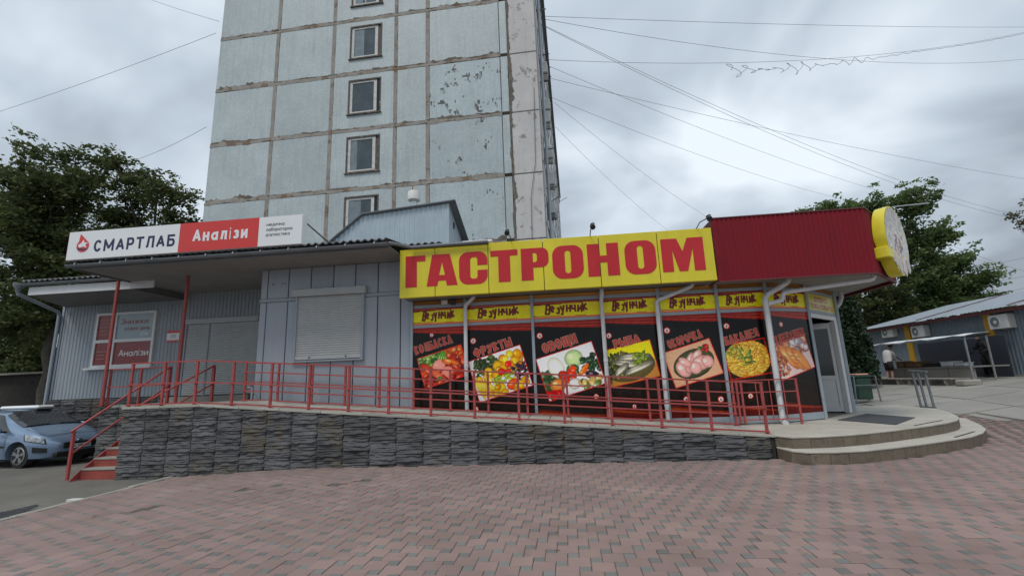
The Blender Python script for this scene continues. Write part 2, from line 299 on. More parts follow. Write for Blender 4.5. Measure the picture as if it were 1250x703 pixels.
# stroke alphabet: every glyph is (advance width, [polylines]) in a unit box; arcs are sampled
def _arc(cx, cy, rx, ry, a0, a1, n=8): return [(cx+rx*math.cos(R(a0+(a1-a0)*k/n)), cy+ry*math.sin(R(a0+(a1-a0)*k/n))) for k in range(n+1)]
_O = [_arc(.5, .5, .5, .5, 90, 450, 20)]
def _bowl(x0, y0, y1, w): h = (y1-y0)/2; return [(x0, y1)]+_arc(w-min(.3, h), y0+h, min(.3, h), h, 90, -90, 8)+[(x0, y0)]
GL = {
 'А': (.95, [[(0, 0), (.5, 1), (1, 0)], [(.2, .3), (.8, .3)]]), 'Б': (.85, [[(.95, 1), (0, 1), (0, 0)], _bowl(0, 0, .58, 1)]), 'В': (.85, [[(0, 0), (0, 1)], _bowl(0, .53, 1, .92), _bowl(0, 0, .53, 1)]),
 'Г': (.7, [[(0, 0), (0, 1), (1, 1)]]), 'Д': (1.0, [[(0, -.14), (0, 0), (1, 0), (1, -.14)], [(.15, 0), (.3, 1), (.85, 1), (.85, 0)]]), 'Е': (.75, [[(1, 1), (0, 1), (0, 0), (1, 0)], [(0, .52), (.85, .52)]]),
 'Ж': (1.25, [[(.5, 0), (.5, 1)], [(0, 0), (.42, .52), (.03, 1)], [(1, 0), (.58, .52), (.97, 1)]]), 'З': (.8, [_arc(.5, .76, .45, .24, 150, -90, 9)+_arc(.5, .26, .5, .26, 90, -155, 9)]), 'И': (.9, [[(0, 1), (0, 0), (1, 1), (1, 0)]]),
 'К': (.88, [[(0, 0), (0, 1)], [(.95, 1), (.12, .52), (1, 0)]]), 'Л': (.92, [[(0, 0), (.14, .08), (.28, 1), (1, 1), (1, 0)]]), 'М': (1.15, [[(0, 0), (0, 1), (.5, .2), (1, 1), (1, 0)]]), 'Н': (.9, [[(0, 0), (0, 1)], [(1, 0), (1, 1)], [(0, .52), (1, .52)]]),
 'О': (.98, _O), 'П': (.9, [[(0, 0), (0, 1), (1, 1), (1, 0)]]), 'Р': (.82, [[(0, 0), (0, 1)], _bowl(0, .42, 1, 1)]), 'С': (.88, [_arc(.5, .5, .5, .5, 40, 320, 16)]), 'Т': (.85, [[(0, 1), (1, 1)], [(.5, 0), (.5, 1)]]),
 'У': (.88, [[(0, 1), (.52, .35)], [(1, 1), (.45, .1), (.3, 0), (.1, 0)]]), 'Ф': (1.15, [[(.5, 0), (.5, 1)], _arc(.5, .52, .5, .33, 90, 450, 16)]), 'Х': (.88, [[(0, 0), (1, 1)], [(0, 1), (1, 0)]]), 'Ч': (.82, [[(0, 1), (0, .6), (.2, .42), (1, .42)], [(1, 1), (1, 0)]]),
 'Ш': (1.2, [[(0, 1), (0, 0), (1, 0), (1, 1)], [(.5, 0), (.5, 1)]]), 'Щ': (1.25, [[(0, 1), (0, 0), (1.05, 0), (1.05, -.16)], [(.92, 0), (.92, 1)], [(.46, 0), (.46, 1)]]), 'Ы': (1.1, [[(0, 1), (0, 0)], _bowl(0, 0, .56, .62), [(1, 0), (1, 1)]]), 'Ь': (.8, [[(0, 1), (0, 0)], _bowl(0, 0, .56, 1)]), 'Я': (.85, [[(1, 0), (1, 1)], [(1-x, y) for x, y in _bowl(0, .42, 1, 1)], [(.45, .42), (0, 0)]]),
 'а': (.82, [_arc(.48, .3, .48, .3, 90, 450, 14), [(.96, .62), (.96, 0)]]), 'е': (.85, [[(.02, .33), (.98, .33)]+_arc(.5, .33, .48, .33, 0, 310, 14)]), 'р': (.85, [[(0, -.32), (0, .66)], _arc(.5, .33, .5, .33, 90, 450, 14)]), 'у': (.8, [[(0, .66), (.5, .05)], [(1, .66), (.35, -.3), (.1, -.32)]]), 'б': (.82, [_arc(.5, .33, .5, .33, 90, 450, 14), [(.92, 1), (.35, .88), (.04, .5), (.02, .33)]]), 'і': (.28, [[(.5, 0), (.5, .66)], [(.5, .88), (.5, .92)]]), 'с': (.75, [_arc(.5, .33, .5, .33, 45, 315, 12)]), 'о': (.85, [_arc(.5, .33, .5, .33, 90, 450, 16)]),
 '0': (.75, _O), '1': (.45, [[(.2, .8), (.8, 1), (.8, 0)]]), '3': (.75, [_arc(.5, .76, .45, .24, 150, -90, 9)+_arc(.5, .26, .5, .26, 90, -155, 9)]), '6': (.78, [_arc(.5, .3, .5, .3, 90, 450, 14), [(.02, .3), (.1, .7), (.4, .95), (.75, 1)]]), '8': (.78, [_arc(.5, .76, .42, .24, 90, 450, 12), _arc(.5, .26, .5, .26, 90, 450, 12)]), '%': (1.1, [[(.1, 0), (.9, 1)], _arc(.2, .78, .2, .22, 90, 450, 10), _arc(.8, .22, .2, .22, 90, 450, 10)]), ' ': (.4, [])}
for _c in 'БВГДЖЗИКЛМНПТЧЬЯ'.replace('Б', ''):
    _w, _p = GL[_c]; GL[_c.lower()] = (_w*.82, [[(x, y*.66) for x, y in q_] for q_ in _p])
def word_geo(body, h, width, t, gap=None, draw=None):
    "letter strokes of thickness t, capitals h tall, the word squeezed to width; returns verts (x, z, layer) and faces"
    gap = t*.55 if gap is None else gap
    adv = [GL[c][0] for c in body]; n = len(body); k = (width-gap*(n-1))/sum(adv); V, Fc = [], []; x = 0
    for c, a in zip(body, adv):
        w = a*k; tt = min(t, w*.42); lay = 0
        for pl in GL[c][1]:
            pts = [Vector((x+tt/2+p[0]*(w-tt), tt/2+p[1]*(h-tt))) for p in pl]
            for m, (p, q) in enumerate(zip(pts, pts[1:])):
                d = q-p
                if d.length < 1e-6: continue
                d.normalize(); ax = max(abs(d.x), abs(d.y)) > .97; t0 = tt; tt = tt*(draw/t if draw else 1); nr = Vector((-d.y, d.x))*tt/2; ext = tt/2 if (ax and len(pl) < 6) else tt*.22
                e0 = ext if (m == 0 or len(pl) < 6) else tt*.15; e1 = ext if (m == len(pts)-2 or len(pl) < 6) else tt*.15
                p2, q2 = p-d*e0, q+d*e1; i0 = len(V)
                for w_ in (p2-nr, q2-nr, q2+nr, p2+nr): V.append((w_.x, w_.y, lay))
                Fc.append((i0, i0+1, i0+2, i0+3)); lay += 1; tt = t0
        x += w+gap
    return V, Fc
def lettering(name, body, mat, parent, x, z, y, h, width, t=.16, rot=0., fn=None, align='LEFT', gap=None, draw=None):
    "flat painted or cut letters standing in the XZ plane, capitals h tall; t = stroke as a share of h"
    V, Fc = word_geo(body, h, width, t*h, gap, draw*h if draw else None); b = B(); ca, sa = math.cos(rot), math.sin(rot); off = -width/2 if align == 'CENTER' else 0
    for a, c, l in V:
        a += off; q = (x+a*ca-c*sa, y-.0002*l, z+a*sa+c*ca); b.v.append(fn(*q) if fn else q)
    b.f = Fc; m = b.me(name, mat); o = link(bpy.data.objects.new(name, m), parent); o['kind'] = 'stuff'; return o
def srgb_lin(a):
    a = np.clip(a, 0, 1); return np.where(a > .04045, ((a+.055)/1.055)**2.4, a/12.92)

# ------------------------------------------------------------------ the ground
def sm(t): t = min(1., max(0., t)); return t*t*(3-2*t)
def gz(x, y):
    z = .75*sm((x-8)/9)+.30*sm((y-12)/5)*sm((x-6)/4)
    z -= .12*sm((-x-5)/4)
    z -= .10*sm((y-10)/6)*sm((2-x)/8)*sm((y-8)/4)
    return z
def axis(lo, hi, step, far):
    a = list(np.arange(lo, hi+1e-6, step)); b = []; d = step
    x = hi
    while x < far: d *= 1.5; x += d; b.append(x)
    c = []; d = step; x = lo
    while x > -far: d *= 1.5; x -= d; c.append(x)
    return c[::-1]+a+b
gx, gy = axis(-20, 22, .75, 700), axis(-8, 30, .75, 700)
v = [(x, y, gz(x, y)-.05) for y in gy for x in gx]; nx = len(gx)
q = [(j*nx+i, j*nx+i+1, (j+1)*nx+i+1, (j+1)*nx+i) for j in range(len(gy)-1) for i in range(nx-1)]
gm = np_mesh('ground', v, q, 'asphalt'); gm.polygons.foreach_set('use_smooth', [True]*len(gm.polygons))
tag(link(bpy.data.objects.new('ground', gm)), kind='structure')

# concrete yard east of the paving: sheet plus cast slabs
def yard_edge(y): return 10.35+(14.6-y)*.30
b = B()
ys = list(np.arange(4, 34.1, 1.0)); xs_n = 12
for j, y in enumerate(ys):
    x0 = yard_edge(min(y, 14.6)) if y <= 14.6 else 7.9
    for i in range(xs_n+1):
        x = x0+(19-x0)*i/xs_n; b.v.append((x, y, gz(x, y)-.03))
for j in range(len(ys)-1):
    for i in range(xs_n):
        a = j*(xs_n+1)+i; b.f.append((a, a+1, a+xs_n+2, a+xs_n+1))
yard = tag(b.obj('concrete_yard', 'yard'), kind='structure')
yy = 12.6
while yy < 30:
    xx = 8.0
    while xx < 17.0:
        x0, x1 = xx+.02, min(xx+1.96, 17.05); y0, y1 = yy+.02, yy+1.46
        if yy < 14.6: x0 = max(x0, yard_edge(yy)+.03)
        if x1-x0 > .35 and not (x0 < 9.9 and y0 < 15.6) :
            t = B(); j = [random.uniform(-.006, .006) for _ in range(4)]
            c = [(x0, y0), (x1, y0), (x1, y1), (x0, y1)]
            t.v = [(x, y, gz(x, y)-.09) for x, y in c]+[(x, y, gz(x, y)+.008+e) for (x, y), e in zip(c, j)]
            t.f = [(4, 5, 6, 7), (0, 1, 5, 4), (1, 2, 6, 5), (2, 3, 7, 6), (3, 0, 4, 7)]
            t.obj('concrete_slab', 'yard', yard)
        xx += 1.98
    yy += 1.48

# kerb between asphalt and paving
b = B(); ky = [2.0+i*.95 for i in range(9)]
kerb = tag(B().box(-8.40, -8.32, -6, 9.46, -.3, -.14).obj('kerb', 'concrete'), kind='structure')
for i in range(16):
    y0 = -6+i*.965; B().box(-8.42, -8.30, y0+.006, min(y0+.96, 9.47), -.2, gz(-8.36, y0)+.004+random.uniform(-.01, .008)).obj('kerb_stone', 'concrete', kerb, bevel=.012)

# paving: large red squares with small grey squares, pinwheel bond
UP = [(3.88, 9.50), (4.05, 9.22), (4.52, 9.22), (5.0, 9.33), (5.46, 9.50), (6.0, 9.76), (6.4, 9.97), (6.9, 10.25), (7.35, 10.53), (7.85, 10.86), (8.35, 11.26), (8.8, 11.78), (9.2, 12.4), (9.6, 13.15), (9.9, 13.75), (10.2, 14.45)]
LO = [(3.88, 9.48), (3.93, 9.06), (4.09, 8.87), (4.55, 8.83), (5.05, 8.90), (5.6, 9.12), (6.34, 9.47), (7.1, 9.87), (7.85, 10.30), (8.45, 10.80), (9.0, 11.40), (9.5, 12.15), (9.95, 12.95), (10.35, 13.65), (10.55, 14.3)]
LOP = LO+[(10.3, 15.0), (6, 16), (3.88, 16)]
def pip(x, y, poly):
    c = False
    for (xa, ya), (xb, yb) in zip(poly, poly[1:]+poly[:1]):
        if (ya > y) != (yb > y) and x < (xb-xa)*(y-ya)/(yb-ya)+xa: c = not c
    return c
A_, B_ = .205, .105
bedv = B(); bx = list(np.arange(-8.3, 14.01, .5)); by = list(np.arange(-6, 15.01, .5))
for y in by:
    for x in bx: bedv.v.append((x, y, gz(x, y)-.012))
def in_plaza(x, y):
    if x < -8.22 or y < -5.5 or y > 14.9: return False
    if y > 9.44 and x < 3.9: return False
    if x > yard_edge(y)-.02: return False
    return not pip(x, y, LOP)
for j in range(len(by)-1):
    for i in range(len(bx)-1):
        if all(x < yard_edge(y)+.5 for x, y in ((bx[i], by[j]), (bx[i+1], by[j+1]))):
            a = j*len(bx)+i; bedv.f.append((a, a+1, a+len(bx)+1, a+len(bx)))
plaza = tag(bedv.obj('plaza_paving', 'bedding'), kind='structure')
stones = []
missing = [(-6.15, 6.55, .16), (-6.3, 6.4, .1), (-5.35, 7.65, .13), (-3.62, 8.15, .16), (-3.85, 7.85, .1), (-5.05, 7.9, .1), (-6.75, 6.35, .1)]
for i in range(-160, 190):
    for j in range(-90, 160):
        ox, oy = i*A_+j*B_, -i*B_+j*A_
        for (x0, y0, w, kind) in ((ox, oy, A_, 0), (ox+A_, oy+A_-B_, B_, 1)):
            cx_, cy_ = x0+w/2, y0+w/2
            if not in_plaza(cx_, cy_) or cy_ < -2.5 or cx_ > 14: continue
            if any(math.hypot(cx_-a, cy_-b_) < r_ for a, b_, r_ in missing): continue
            stones.append((cx_, cy_, w, kind))
def in_view(x, y):
    d = Vector((x, y, gz(x, y)))-Vector((0, 0, 1.6)); k = d.dot(F)
    if k < .5: return False
    return abs(560*d.dot(r1)/k) < 630 and abs(560*d.dot(u1)/k) < 358
near = sorted([s for s in stones if in_view(s[0], s[1])], key=lambda s: -s[2]/math.hypot(s[0], s[1]))[:300]
nearset = {(s[0], s[1]) for s in near}
def stone_geo(cx_, cy_, w, z, tilt=0, lift=0):
    g_ = .0022; h = w/2-g_; bv = .004; t = z+lift
    o = [(-h, -h), (h, -h), (h, h), (-h, h)]; i_ = [(a*(h-bv)/h, b*(h-bv)/h) for a, b in o]
    v = [(cx_+a, cy_+b, t-.03) for a, b in o]+[(cx_+a, cy_+b, t-.004+tilt*a) for a, b in o]+[(cx_+a, cy_+b, t+tilt*a) for a, b in i_]
    f = [(8, 9, 10, 11)]+[(k, (k+1) % 4, 4+(k+1) % 4, 4+k) for k in range(4)]+[(4+k, 4+(k+1) % 4, 8+(k+1) % 4, 8+k) for k in range(4)]
    return v, f
smesh = []
for kind in (0, 1):
    v, f = stone_geo(0, 0, A_ if kind == 0 else B_, 0); t = B(); t.v, t.f = v, f; smesh.append(t.me('paving_stone', ('paver_red', 'paver_grey')[kind]))
for s in near: 
    o = inst('paving_stone', smesh[s[3]], (s[0], s[1], gz(s[0], s[1])+random.uniform(-.003, .003)), plaza)
    o.rotation_euler = (random.gauss(0, .006), random.gauss(0, .006), random.gauss(0, .006))
for kind, mt in ((0, 'paver_red'), (1, 'paver_grey')):
    t = B()
    for s in stones:
        if s[3] != kind or (s[0], s[1]) in nearset: continue
        v, f = stone_geo(s[0]+random.gauss(0, .001), s[1], s[2], gz(s[0], s[1]), random.gauss(0, .008), random.uniform(-.004, .003)); i0 = len(t.v); t.v += v; t.f += [tuple(i0+k for k in ff) for ff in f]
    me_ = t.me('paving_field', mt); tag(link(bpy.data.objects.new('paving_field', me_), plaza), kind='stuff')
# damp patch and rubble on the asphalt beside the kerb
pp = []
for k in range(36):
    a = 2*math.pi*k/36; rr = 1+.22*math.sin(3*a+1)+.14*math.sin(7*a)+random.uniform(-.07, .07); pp.append((-8.82+.42*rr*math.cos(a), 6.5+.85*rr*math.sin(a)))
tag(B().prism(pp, lambda x, y: gz(x, y)-.06, lambda x, y: gz(x, y)-.046).obj('damp_patch', 'puddle'), kind='structure')
o = B().prism([(-8.75, 7.66), (-8.5, 7.6), (-8.45, 7.68), (-8.52, 7.76), (-8.73, 7.74)], -.2, -.135).obj('broken_slab', 'acwhite'); tag(o, 'small pale broken slab lying on the asphalt by the kerb', 'rubble')

t = B()
for _ in range(90):
    x, y = random.uniform(-7.5, 8), random.uniform(3.6, 9.2)
    if not in_plaza(x, y): continue
    a = random.uniform(0, 6.3); L = random.uniform(.012, .032); z = gz(x, y)+.005
    t.poly([(x+L*math.cos(a), y+L*math.sin(a), z), (x-.4*L*math.sin(a), y+.4*L*math.cos(a), z+.006), (x-L*math.cos(a), y-L*math.sin(a), z+.002), (x+.4*L*math.sin(a), y-.4*L*math.cos(a), z)])
tag(t.obj('leaf_litter', 'woodbrown'), 'scattered dry leaves and specks on the plaza paving', 'litter', kind='stuff')

# ------------------------------------------------------------------ stone cladding tile (one mould, three castings)
TW, TH = .57, .235
def clad_mesh(seed):
    r = random.Random(seed); nx_, nz_ = 12, 15; b = B()
    ph = [r.uniform(0, 6.3) for _ in range(8)]
    edges = [0, .19, .37, .60, .79, 1.0]; ed_b = [r.uniform(.004, .034) for _ in range(5)]; cutx = [r.uniform(.25, .75) for _ in range(5)]
    def h(u, w):
        # split ledges with wavy edges; each is broken once along its length
        w2 = w+.035*math.sin(5*u+ph[0])+.022*math.sin(12*u+ph[1])
        k = max(i for i in range(5) if w2 >= edges[i] or i == 0); lo, hi = edges[k], edges[k+1]
        t = min(1, max(0, (w2-lo)/(hi-lo)))
        out = .006+ed_b[k]+(.010 if u > cutx[k] else -.004)+.008*math.sin(6*u+ph[2+k])+.022*(1-t)**.6
        if k == 4: out -= .012*math.exp(-((u-.33)/.16)**2)
        ed = min(u, 1-u); return max(.003, out*min(1, ed/.04+.52)*min(1, min(w, 1-w)/.03+.75))
    for j in range(nz_+1):
        for i in range(nx_+1):
            u, w = i/nx_, j/nz_
            zig = .014*math.sin(w*6.28*1.0)+.006*math.sin(w*14)
            b.v.append((u*TW*.985+.004+zig, -h(u, w), w*TH*.995+.001))
    for j in range(nz_):
        for i in range(nx_):
            a = j*(nx_+1)+i; b.f.append((a, a+1, a+nx_+2, a+nx_+1))
    # rim back to the wall
    rim = [i for i in range(nx_+1)]+[j*(nx_+1)+nx_ for j in range(1, nz_+1)]+[nz_*(nx_+1)+i for i in range(nx_-1, -1, -1)]+[j*(nx_+1) for j in range(nz_-1, 0, -1)]
    o = len(b.v)
    for i in rim: x, y, z = b.v[i]; b.v.append((x, .01, z))
    for k in range(len(rim)): b.f.append((rim[k], o+k, o+(k+1) % len(rim), rim[(k+1) % len(rim)]))
    return b.me('cladding_tile', 'stonetile')
CL = [clad_mesh(s) for s in (1, 2, 3, 4, 5)]
def ramp_z(x): return 1.345 if x < -7.3 else .42 if x > 3.87 else min(1.345, .42-.0784*(x-3.87))
def clad(parent, x0, x1, y, ztop, zbot):
    "rows hang from the coping down; the bottom row disappears into the ground, end columns are cut by scaling"
    x = x0; c = 0
    while x < x1-.05:
        w = min(TW, x1-x); zt = ztop(x+w/2)
        k = 0; z = zt
        while z > zbot(x)+.02:
            hgt = TH
            o = inst('cladding_tile', CL[(c*2+k*3+(c*k) % 2) % 5], (x, y, z-hgt), parent, scale=(w/TW, random.uniform(.85, 1.15), 1.0)); z -= TH; k += 1
        x += w; c += 1

# ------------------------------------------------------------------ ramp with landing
ramp = thing('entrance_ramp', 'long grey ramp with split stone cladding and concrete slabs below the shop windows', 'ramp', (0, 0, 0))
xs = [-9.76, -7.31]+list(np.arange(-6.5, 3.4, .9))+[3.87]
top = [(x, ramp_z(x)-.06) for x in xs]
B().prism(top+[(3.87, -.4), (-9.76, -.4)], 9.52, 11.44, 'y').obj('core', 'joint', ramp)
B().box(-12.65, -8.02, 11.66, 13.72, -.4, 1.28).obj('landing_core', 'joint', ramp)
clad(ramp, -9.76, 3.80, 9.52, lambda x: ramp_z(x)-.045, lambda x: gz(x, 9.5)-.02)
clad(ramp, -12.65, -10.72, 11.66, lambda x: 1.30, lambda x: -.2)
# coping strips along the front edge
x = -9.78
while x < 3.8:
    x1 = min(x+.93, 3.9); t = B(); t.v = [(a, yy_, ramp_z(a)+dz) for dz in (-.045, .006) for a, yy_ in ((x+.004, 9.475), (x1-.004, 9.475), (x1-.004, 9.60), (x+.004, 9.60))]
    t.f = [(3, 2, 1, 0), (4, 5, 6, 7), (0, 1, 5, 4), (1, 2, 6, 5), (2, 3, 7, 6), (3, 0, 4, 7)]; t.obj('coping', 'slab', ramp, bevel=.006); x = x1
def floor_slabs(x0, x1, y0, y1, parent, mat='slab', w=.47):
    x = x0
    while x < x1-.05:
        a = min(x+w, x1); y = y0
        while y < y1-.05:
            c_ = min(y+w, y1); e_ = random.uniform(-.004, .004); t = B(); t.v = [(p, q_, ramp_z(p)+dz) for dz in (-.05, e_) for p, q_ in ((x+.009, y+.009), (a-.009, y+.009), (a-.009, c_-.009), (x+.009, c_-.009))]
            t.f = [(4, 5, 6, 7), (0, 1, 5, 4), (1, 2, 6, 5), (2, 3, 7, 6), (3, 0, 4, 7)]; t.obj('paving_slab', mat, parent); y = c_
        x = a
floor_slabs(-9.76, 3.87, 9.605, 11.43, ramp)
floor_slabs(-12.63, -8.03, 11.70, 13.70, ramp)
B().box(-12.35, -9.55, 13.30, 13.72, 1.30, 1.50).obj('door_step', 'concrete', ramp, bevel=.01)

# ------------------------------------------------------------------ red stairs beside the landing
st = thing('red_stairs', 'short flight of worn red steps rising beside the stone wall', 'stairs', (-10.2, 9.5, -.12))
def lt(b, o): b.v = [(x-o[0], y-o[1], z-o[2]) for x, y, z in b.v]; return b
so = (-10.2, 9.5, -.12)
for k in range(8):
    z0 = -.12+k*.183; y0 = 9.56+k*.262
    lt(B().box(-10.66, -9.80, y0, 11.655, z0-(.15 if k == 0 else 0), z0+.143), so).obj('step', 'redstep', st)
    lt(B().box(-10.67, -9.79, y0-.015, y0+.28, z0+.145, z0+.183), so).obj('tread', 'concrete', st, bevel=.008)
t = B().prism([(9.35, -.16), (9.55, .02), (11.66, 1.42), (11.66, 1.22), (9.75, -.16)], -10.70, -10.675, 'x'); lt(t, so).obj('stringer', 'redpaint', st)
lt(B().box(-10.66, -9.8, 11.66, 11.74, 1.345, 1.365), so).obj('nosing', 'redpaint', st)

# ------------------------------------------------------------------ railings
def railing(name, label, posts, y, heights, h=.96, group=None, zf=ramp_z, w=.05, rail=.034):
    t = thing(name, label, 'railing', (posts[0], y, zf(posts[0])), 0, group); o = (posts[0], y, zf(posts[0]))
    for x in posts:
        lt(B().box(x-w/2, x+w/2, y-w/2, y+w/2, zf(x)-.04, zf(x)+h), o).obj('post', 'redpaint', t, bevel=.005)
        lt(B().box(x-.06, x+.06, y-.05, y+.05, zf(x)-.001, zf(x)+.012), o).obj('base_plate', 'redpaint', t)
    for i, hh in enumerate(heights):
        tp = i == 0
        pts = [(posts[0]-.03, zf(posts[0]))]+[(x, zf(x)) for x in posts[1:-1]]+[(posts[-1]+.03, zf(posts[-1]))]
        b = B(); off = -w/2-.012 if not tp else 0
        for (xa, za_), (xb, zb) in zip(pts, pts[1:]): b.bar((xa, y+off, za_+hh), (xb, y+off, zb+hh), .058 if tp else .024, .03 if tp else .03)
        lt(b, o).obj('top_rail' if tp else 'rail', 'redpaint', t)
    return t
FP = [-9.70, -8.90, -8.11, -7.23, -6.33, -5.45, -4.56, -3.68, -2.77, -1.85, -.94, -.03, .90, 1.85, 2.78, 3.78]
railing('front_railing', 'long red metal railing along the outer edge of the ramp, nearest the plaza', FP, 9.56, (.96, .49, .05))
BP = [-8.13, -7.23, -6.32, -5.44, -4.55, -3.68, -2.76, -1.83, -.89, .06, .97, 1.92, 2.82, 3.80]
railing('wall_railing', 'red five-bar metal railing running close along the shop windows', BP, 11.20, (.97, .73, .49, .26, .04), h=.98)
railing('landing_railing', 'short level red railing on the raised landing left of the stairs', [-12.55, -11.62, -10.78], 11.72, (.98, .5), zf=lambda x: 1.345)
# stair rails
def stair_rail(x, ya, za_, yb, zb, label):
    o = (x, ya, za_); t = thing('stair_railing', label, 'railing', o, 0, 'sloping stair railings')
    lt(B().bar((x, ya, za_), (x, ya, za_+1.03), .055), o).obj('post', 'redpaint', t, bevel=.005)
    lt(B().bar((x, yb, zb), (x, yb, zb+1.0), .07), o).obj('post', 'redpaint', t, bevel=.005)
    lt(B().bar((x, ya-.06, za_+1.0), (x, yb, zb+.985), .05, .03), o).obj('top_rail', 'redpaint', t)
    lt(B().bar((x+.03, ya, za_+.55), (x+.03, yb, zb+.50), .03), o).obj('rail', 'redpaint', t)
stair_rail(-10.74, 9.36, -.13, 11.70, 1.345, 'sloping red handrail on the outer left side of the stairs')
stair_rail(-9.72, 9.75, .30, 12.05, 1.345, 'sloping red handrail on the inner side of the stairs')
# low barrier panel on the platform
o = (3.95, 11.27, .42); t = thing('barrier_panel', 'red grid barrier panel standing in front of the pasta and bread posters', 'barrier', o)
for x in (3.92, 4.02, 5.22): lt(B().bar((x, 11.27, .425 if x > 5 else .46), (x, 11.27, 1.42), .042), o).obj('post', 'redpaint', t)
for x in (4.34, 4.64, 4.94): lt(B().bar((x, 11.27, .55), (x, 11.27, 1.41), .018), o).obj('upright', 'redpaint', t)
for z in (1.41, 1.14, .83, .54): lt(B().bar((3.92, 11.265, z), (5.22, 11.265, z), .024), o).obj('rail', 'redpaint', t)
# canopy posts
for x, lab in ((-12.60, 'slim red canopy post in front of the lab window'), (-10.42, 'slim red canopy post between the lab window and the shuttered doors')):
    o = (x, 11.62, 1.345); t = thing('canopy_post', lab, 'post', o, 0, 'red posts under the lab canopy')
    lt(B().tube([(x, 11.62, 1.35), (x, 11.62, 4.84)], .045, 12), o).obj('shaft', 'redpaint', t, True)
    lt(B().box(x-.1, x+.1, 11.52, 11.72, 1.346, 1.36), o).obj('base_plate', 'redpaint', t)
# bent grey pipe loop by the grey wall
tag(B().tube([(-8.35, 12.2, 1.36), (-8.35, 12.2, 1.85), (-8.33, 12.15, 1.88), (-8.3, 11.55, 1.70), (-8.05, 11.36, 1.68), (-8.03, 11.34, 1.66), (-8.03, 11.34, 1.34)], .022, 8).obj('bent_pipe', 'galv', None, True), 'small bent grey pipe loop on the landing at the corner of the grey wall', 'pipe')

# ------------------------------------------------------------------ round platform with two steps
plat = thing('entrance_platform', 'low rounded entrance platform with two worn tiled steps', 'platform', (6, 11, 0))
po = (6, 11, 0)
lt(B().prism(UP+[(10.2, 16.0), (3.88, 16.0)], -.2, .385), po).obj('upper_step', 'riser_tile', plat)
lt(B().prism([(x+(x-6)*.004, y-.02) for x, y in UP]+[(10.25, 16.0), (3.88, 16.0)], .387, .42), po).obj('upper_tread', 'platform', plat, bevel=.008)
lt(B().prism(LO+[(10.3, 15.0), (6, 13), (3.88, 10.5)], -.2, .175), po).obj('lower_step', 'riser_tile', plat)
lt(B().prism([(x, y-.02) for x, y in LO]+[(10.3, 15.0), (6, 13), (3.88, 10.5)], .177, .21), po).obj('lower_tread', 'platform', plat, bevel=.008)
def riser_tiles(curve, z0, z1, parent, w=.31):
    "glazed facing tiles set round the step, each its own piece"
    P2 = [Vector((x, y)) for x, y in curve]; acc = 0; last = P2[0]; out = [P2[0]]
    for a, c in zip(P2, P2[1:]):
        L = (c-a).length; t_ = w-acc
        while t_ <= L: out.append(a.lerp(c, t_/L)); t_ += w
        acc = L-(t_-w)
    for a, c in zip(out, out[1:]):
        d = (c-a).normalized(); n = Vector((d.y, -d.x)); a2, c2 = a+d*.004, c-d*.004
        b = B(); e_ = random.uniform(.008, .013)
        b.prism([(a2+n*.001)[:], (c2+n*.001)[:], (c2+n*e_)[:], (a2+n*e_)[:]][::-1], z0, z1); lt(b, po).obj('riser_tile', 'riser_tile', parent)
riser_tiles(UP[1:], .215, .384, plat); riser_tiles(LO[1:], .0, .174, plat)
# entrance mat
tag(B().prism([(6.28, 11.86), (7.72, 13.2), (8.0, 11.92), (6.72, 10.6)], .422, .434).obj('door_mat', 'mat'), 'dark ribbed rubber mat lying on the platform before the door', 'mat')
tag(B().bar((6.95, 10.42, .4235), (8.05, 11.22, .4235), .035, .006).obj('anti_slip_strip', 'rubber'), 'dark anti-slip strip on the upper platform edge', 'strip')
tag(B().bar((7.45, 10.16, .2135), (8.4, 10.92, .2135), .035, .006).obj('anti_slip_strip', 'rubber'), 'dark anti-slip strip on the lower step edge', 'strip')
# bare metal hand rail at the far edge
o = (10.15, 14.4, .42); t = thing('hand_rail', 'bare grey metal handrail at the far edge of the platform', 'railing', o)
for y in (14.75, 14.58, 14.36): lt(B().bar((10.18-(y-14.36)*.15, y, .3), (10.12-(y-14.36)*.15, y, 1.46), .045), o).obj('post', 'gutter', t)
lt(B().bar((10.05, 14.85, 1.47), (10.13, 14.28, 1.42), .06, .04), o).obj('top_rail', 'gutter', t)
lt(B().bar((10.12, 14.78, .44), (10.18, 14.32, .44), .06, .04), o).obj('bottom_rail', 'gutter', t)

# ------------------------------------------------------------------ grocery shop
shop = thing('grocery_shop', 'glass-fronted corner grocery shop with poster windows and red fascia', 'shop', (2, 12, 0))
SO = (2, 12, 0)
def sh(b): return lt(b, SO)
ZT0, ZT1, ZB0, ZB1 = 3.02, 3.10, 3.53, 3.62       # transoms: above the poster, above the name band
# room behind the glass
sh(B().box(-3.85, 7.9, 17.4, 17.55, 0, 4.5)).obj('back_wall', 'interior', shop)
sh(B().box(7.72, 7.86, 13.85, 17.4, 0, 4.5)).obj('side_wall', 'frame', shop)
sh(B().box(-3.95, -3.85, 11.6, 17.4, 0, 4.5)).obj('side_wall', 'interior', shop)
sh(B().prism([(-3.85, 11.56), (3.8, 11.56), (6.2, 12.25), (7.7, 13.72), (7.7, 17.4), (-3.85, 17.4)], .36, .425)).obj('floor', 'floorin', shop)
sh(B().prism([(-3.85, 11.7), (3.8, 11.7), (6.1, 12.35), (7.5, 13.8), (7.7, 17.4), (-3.85, 17.4)], 3.70, 3.75)).obj('ceiling', 'interior', shop)
sh(B().box(4.2, 6.6, 15.6, 16.1, .43, 2.0)).obj('shelf', 'woodbrown', shop)

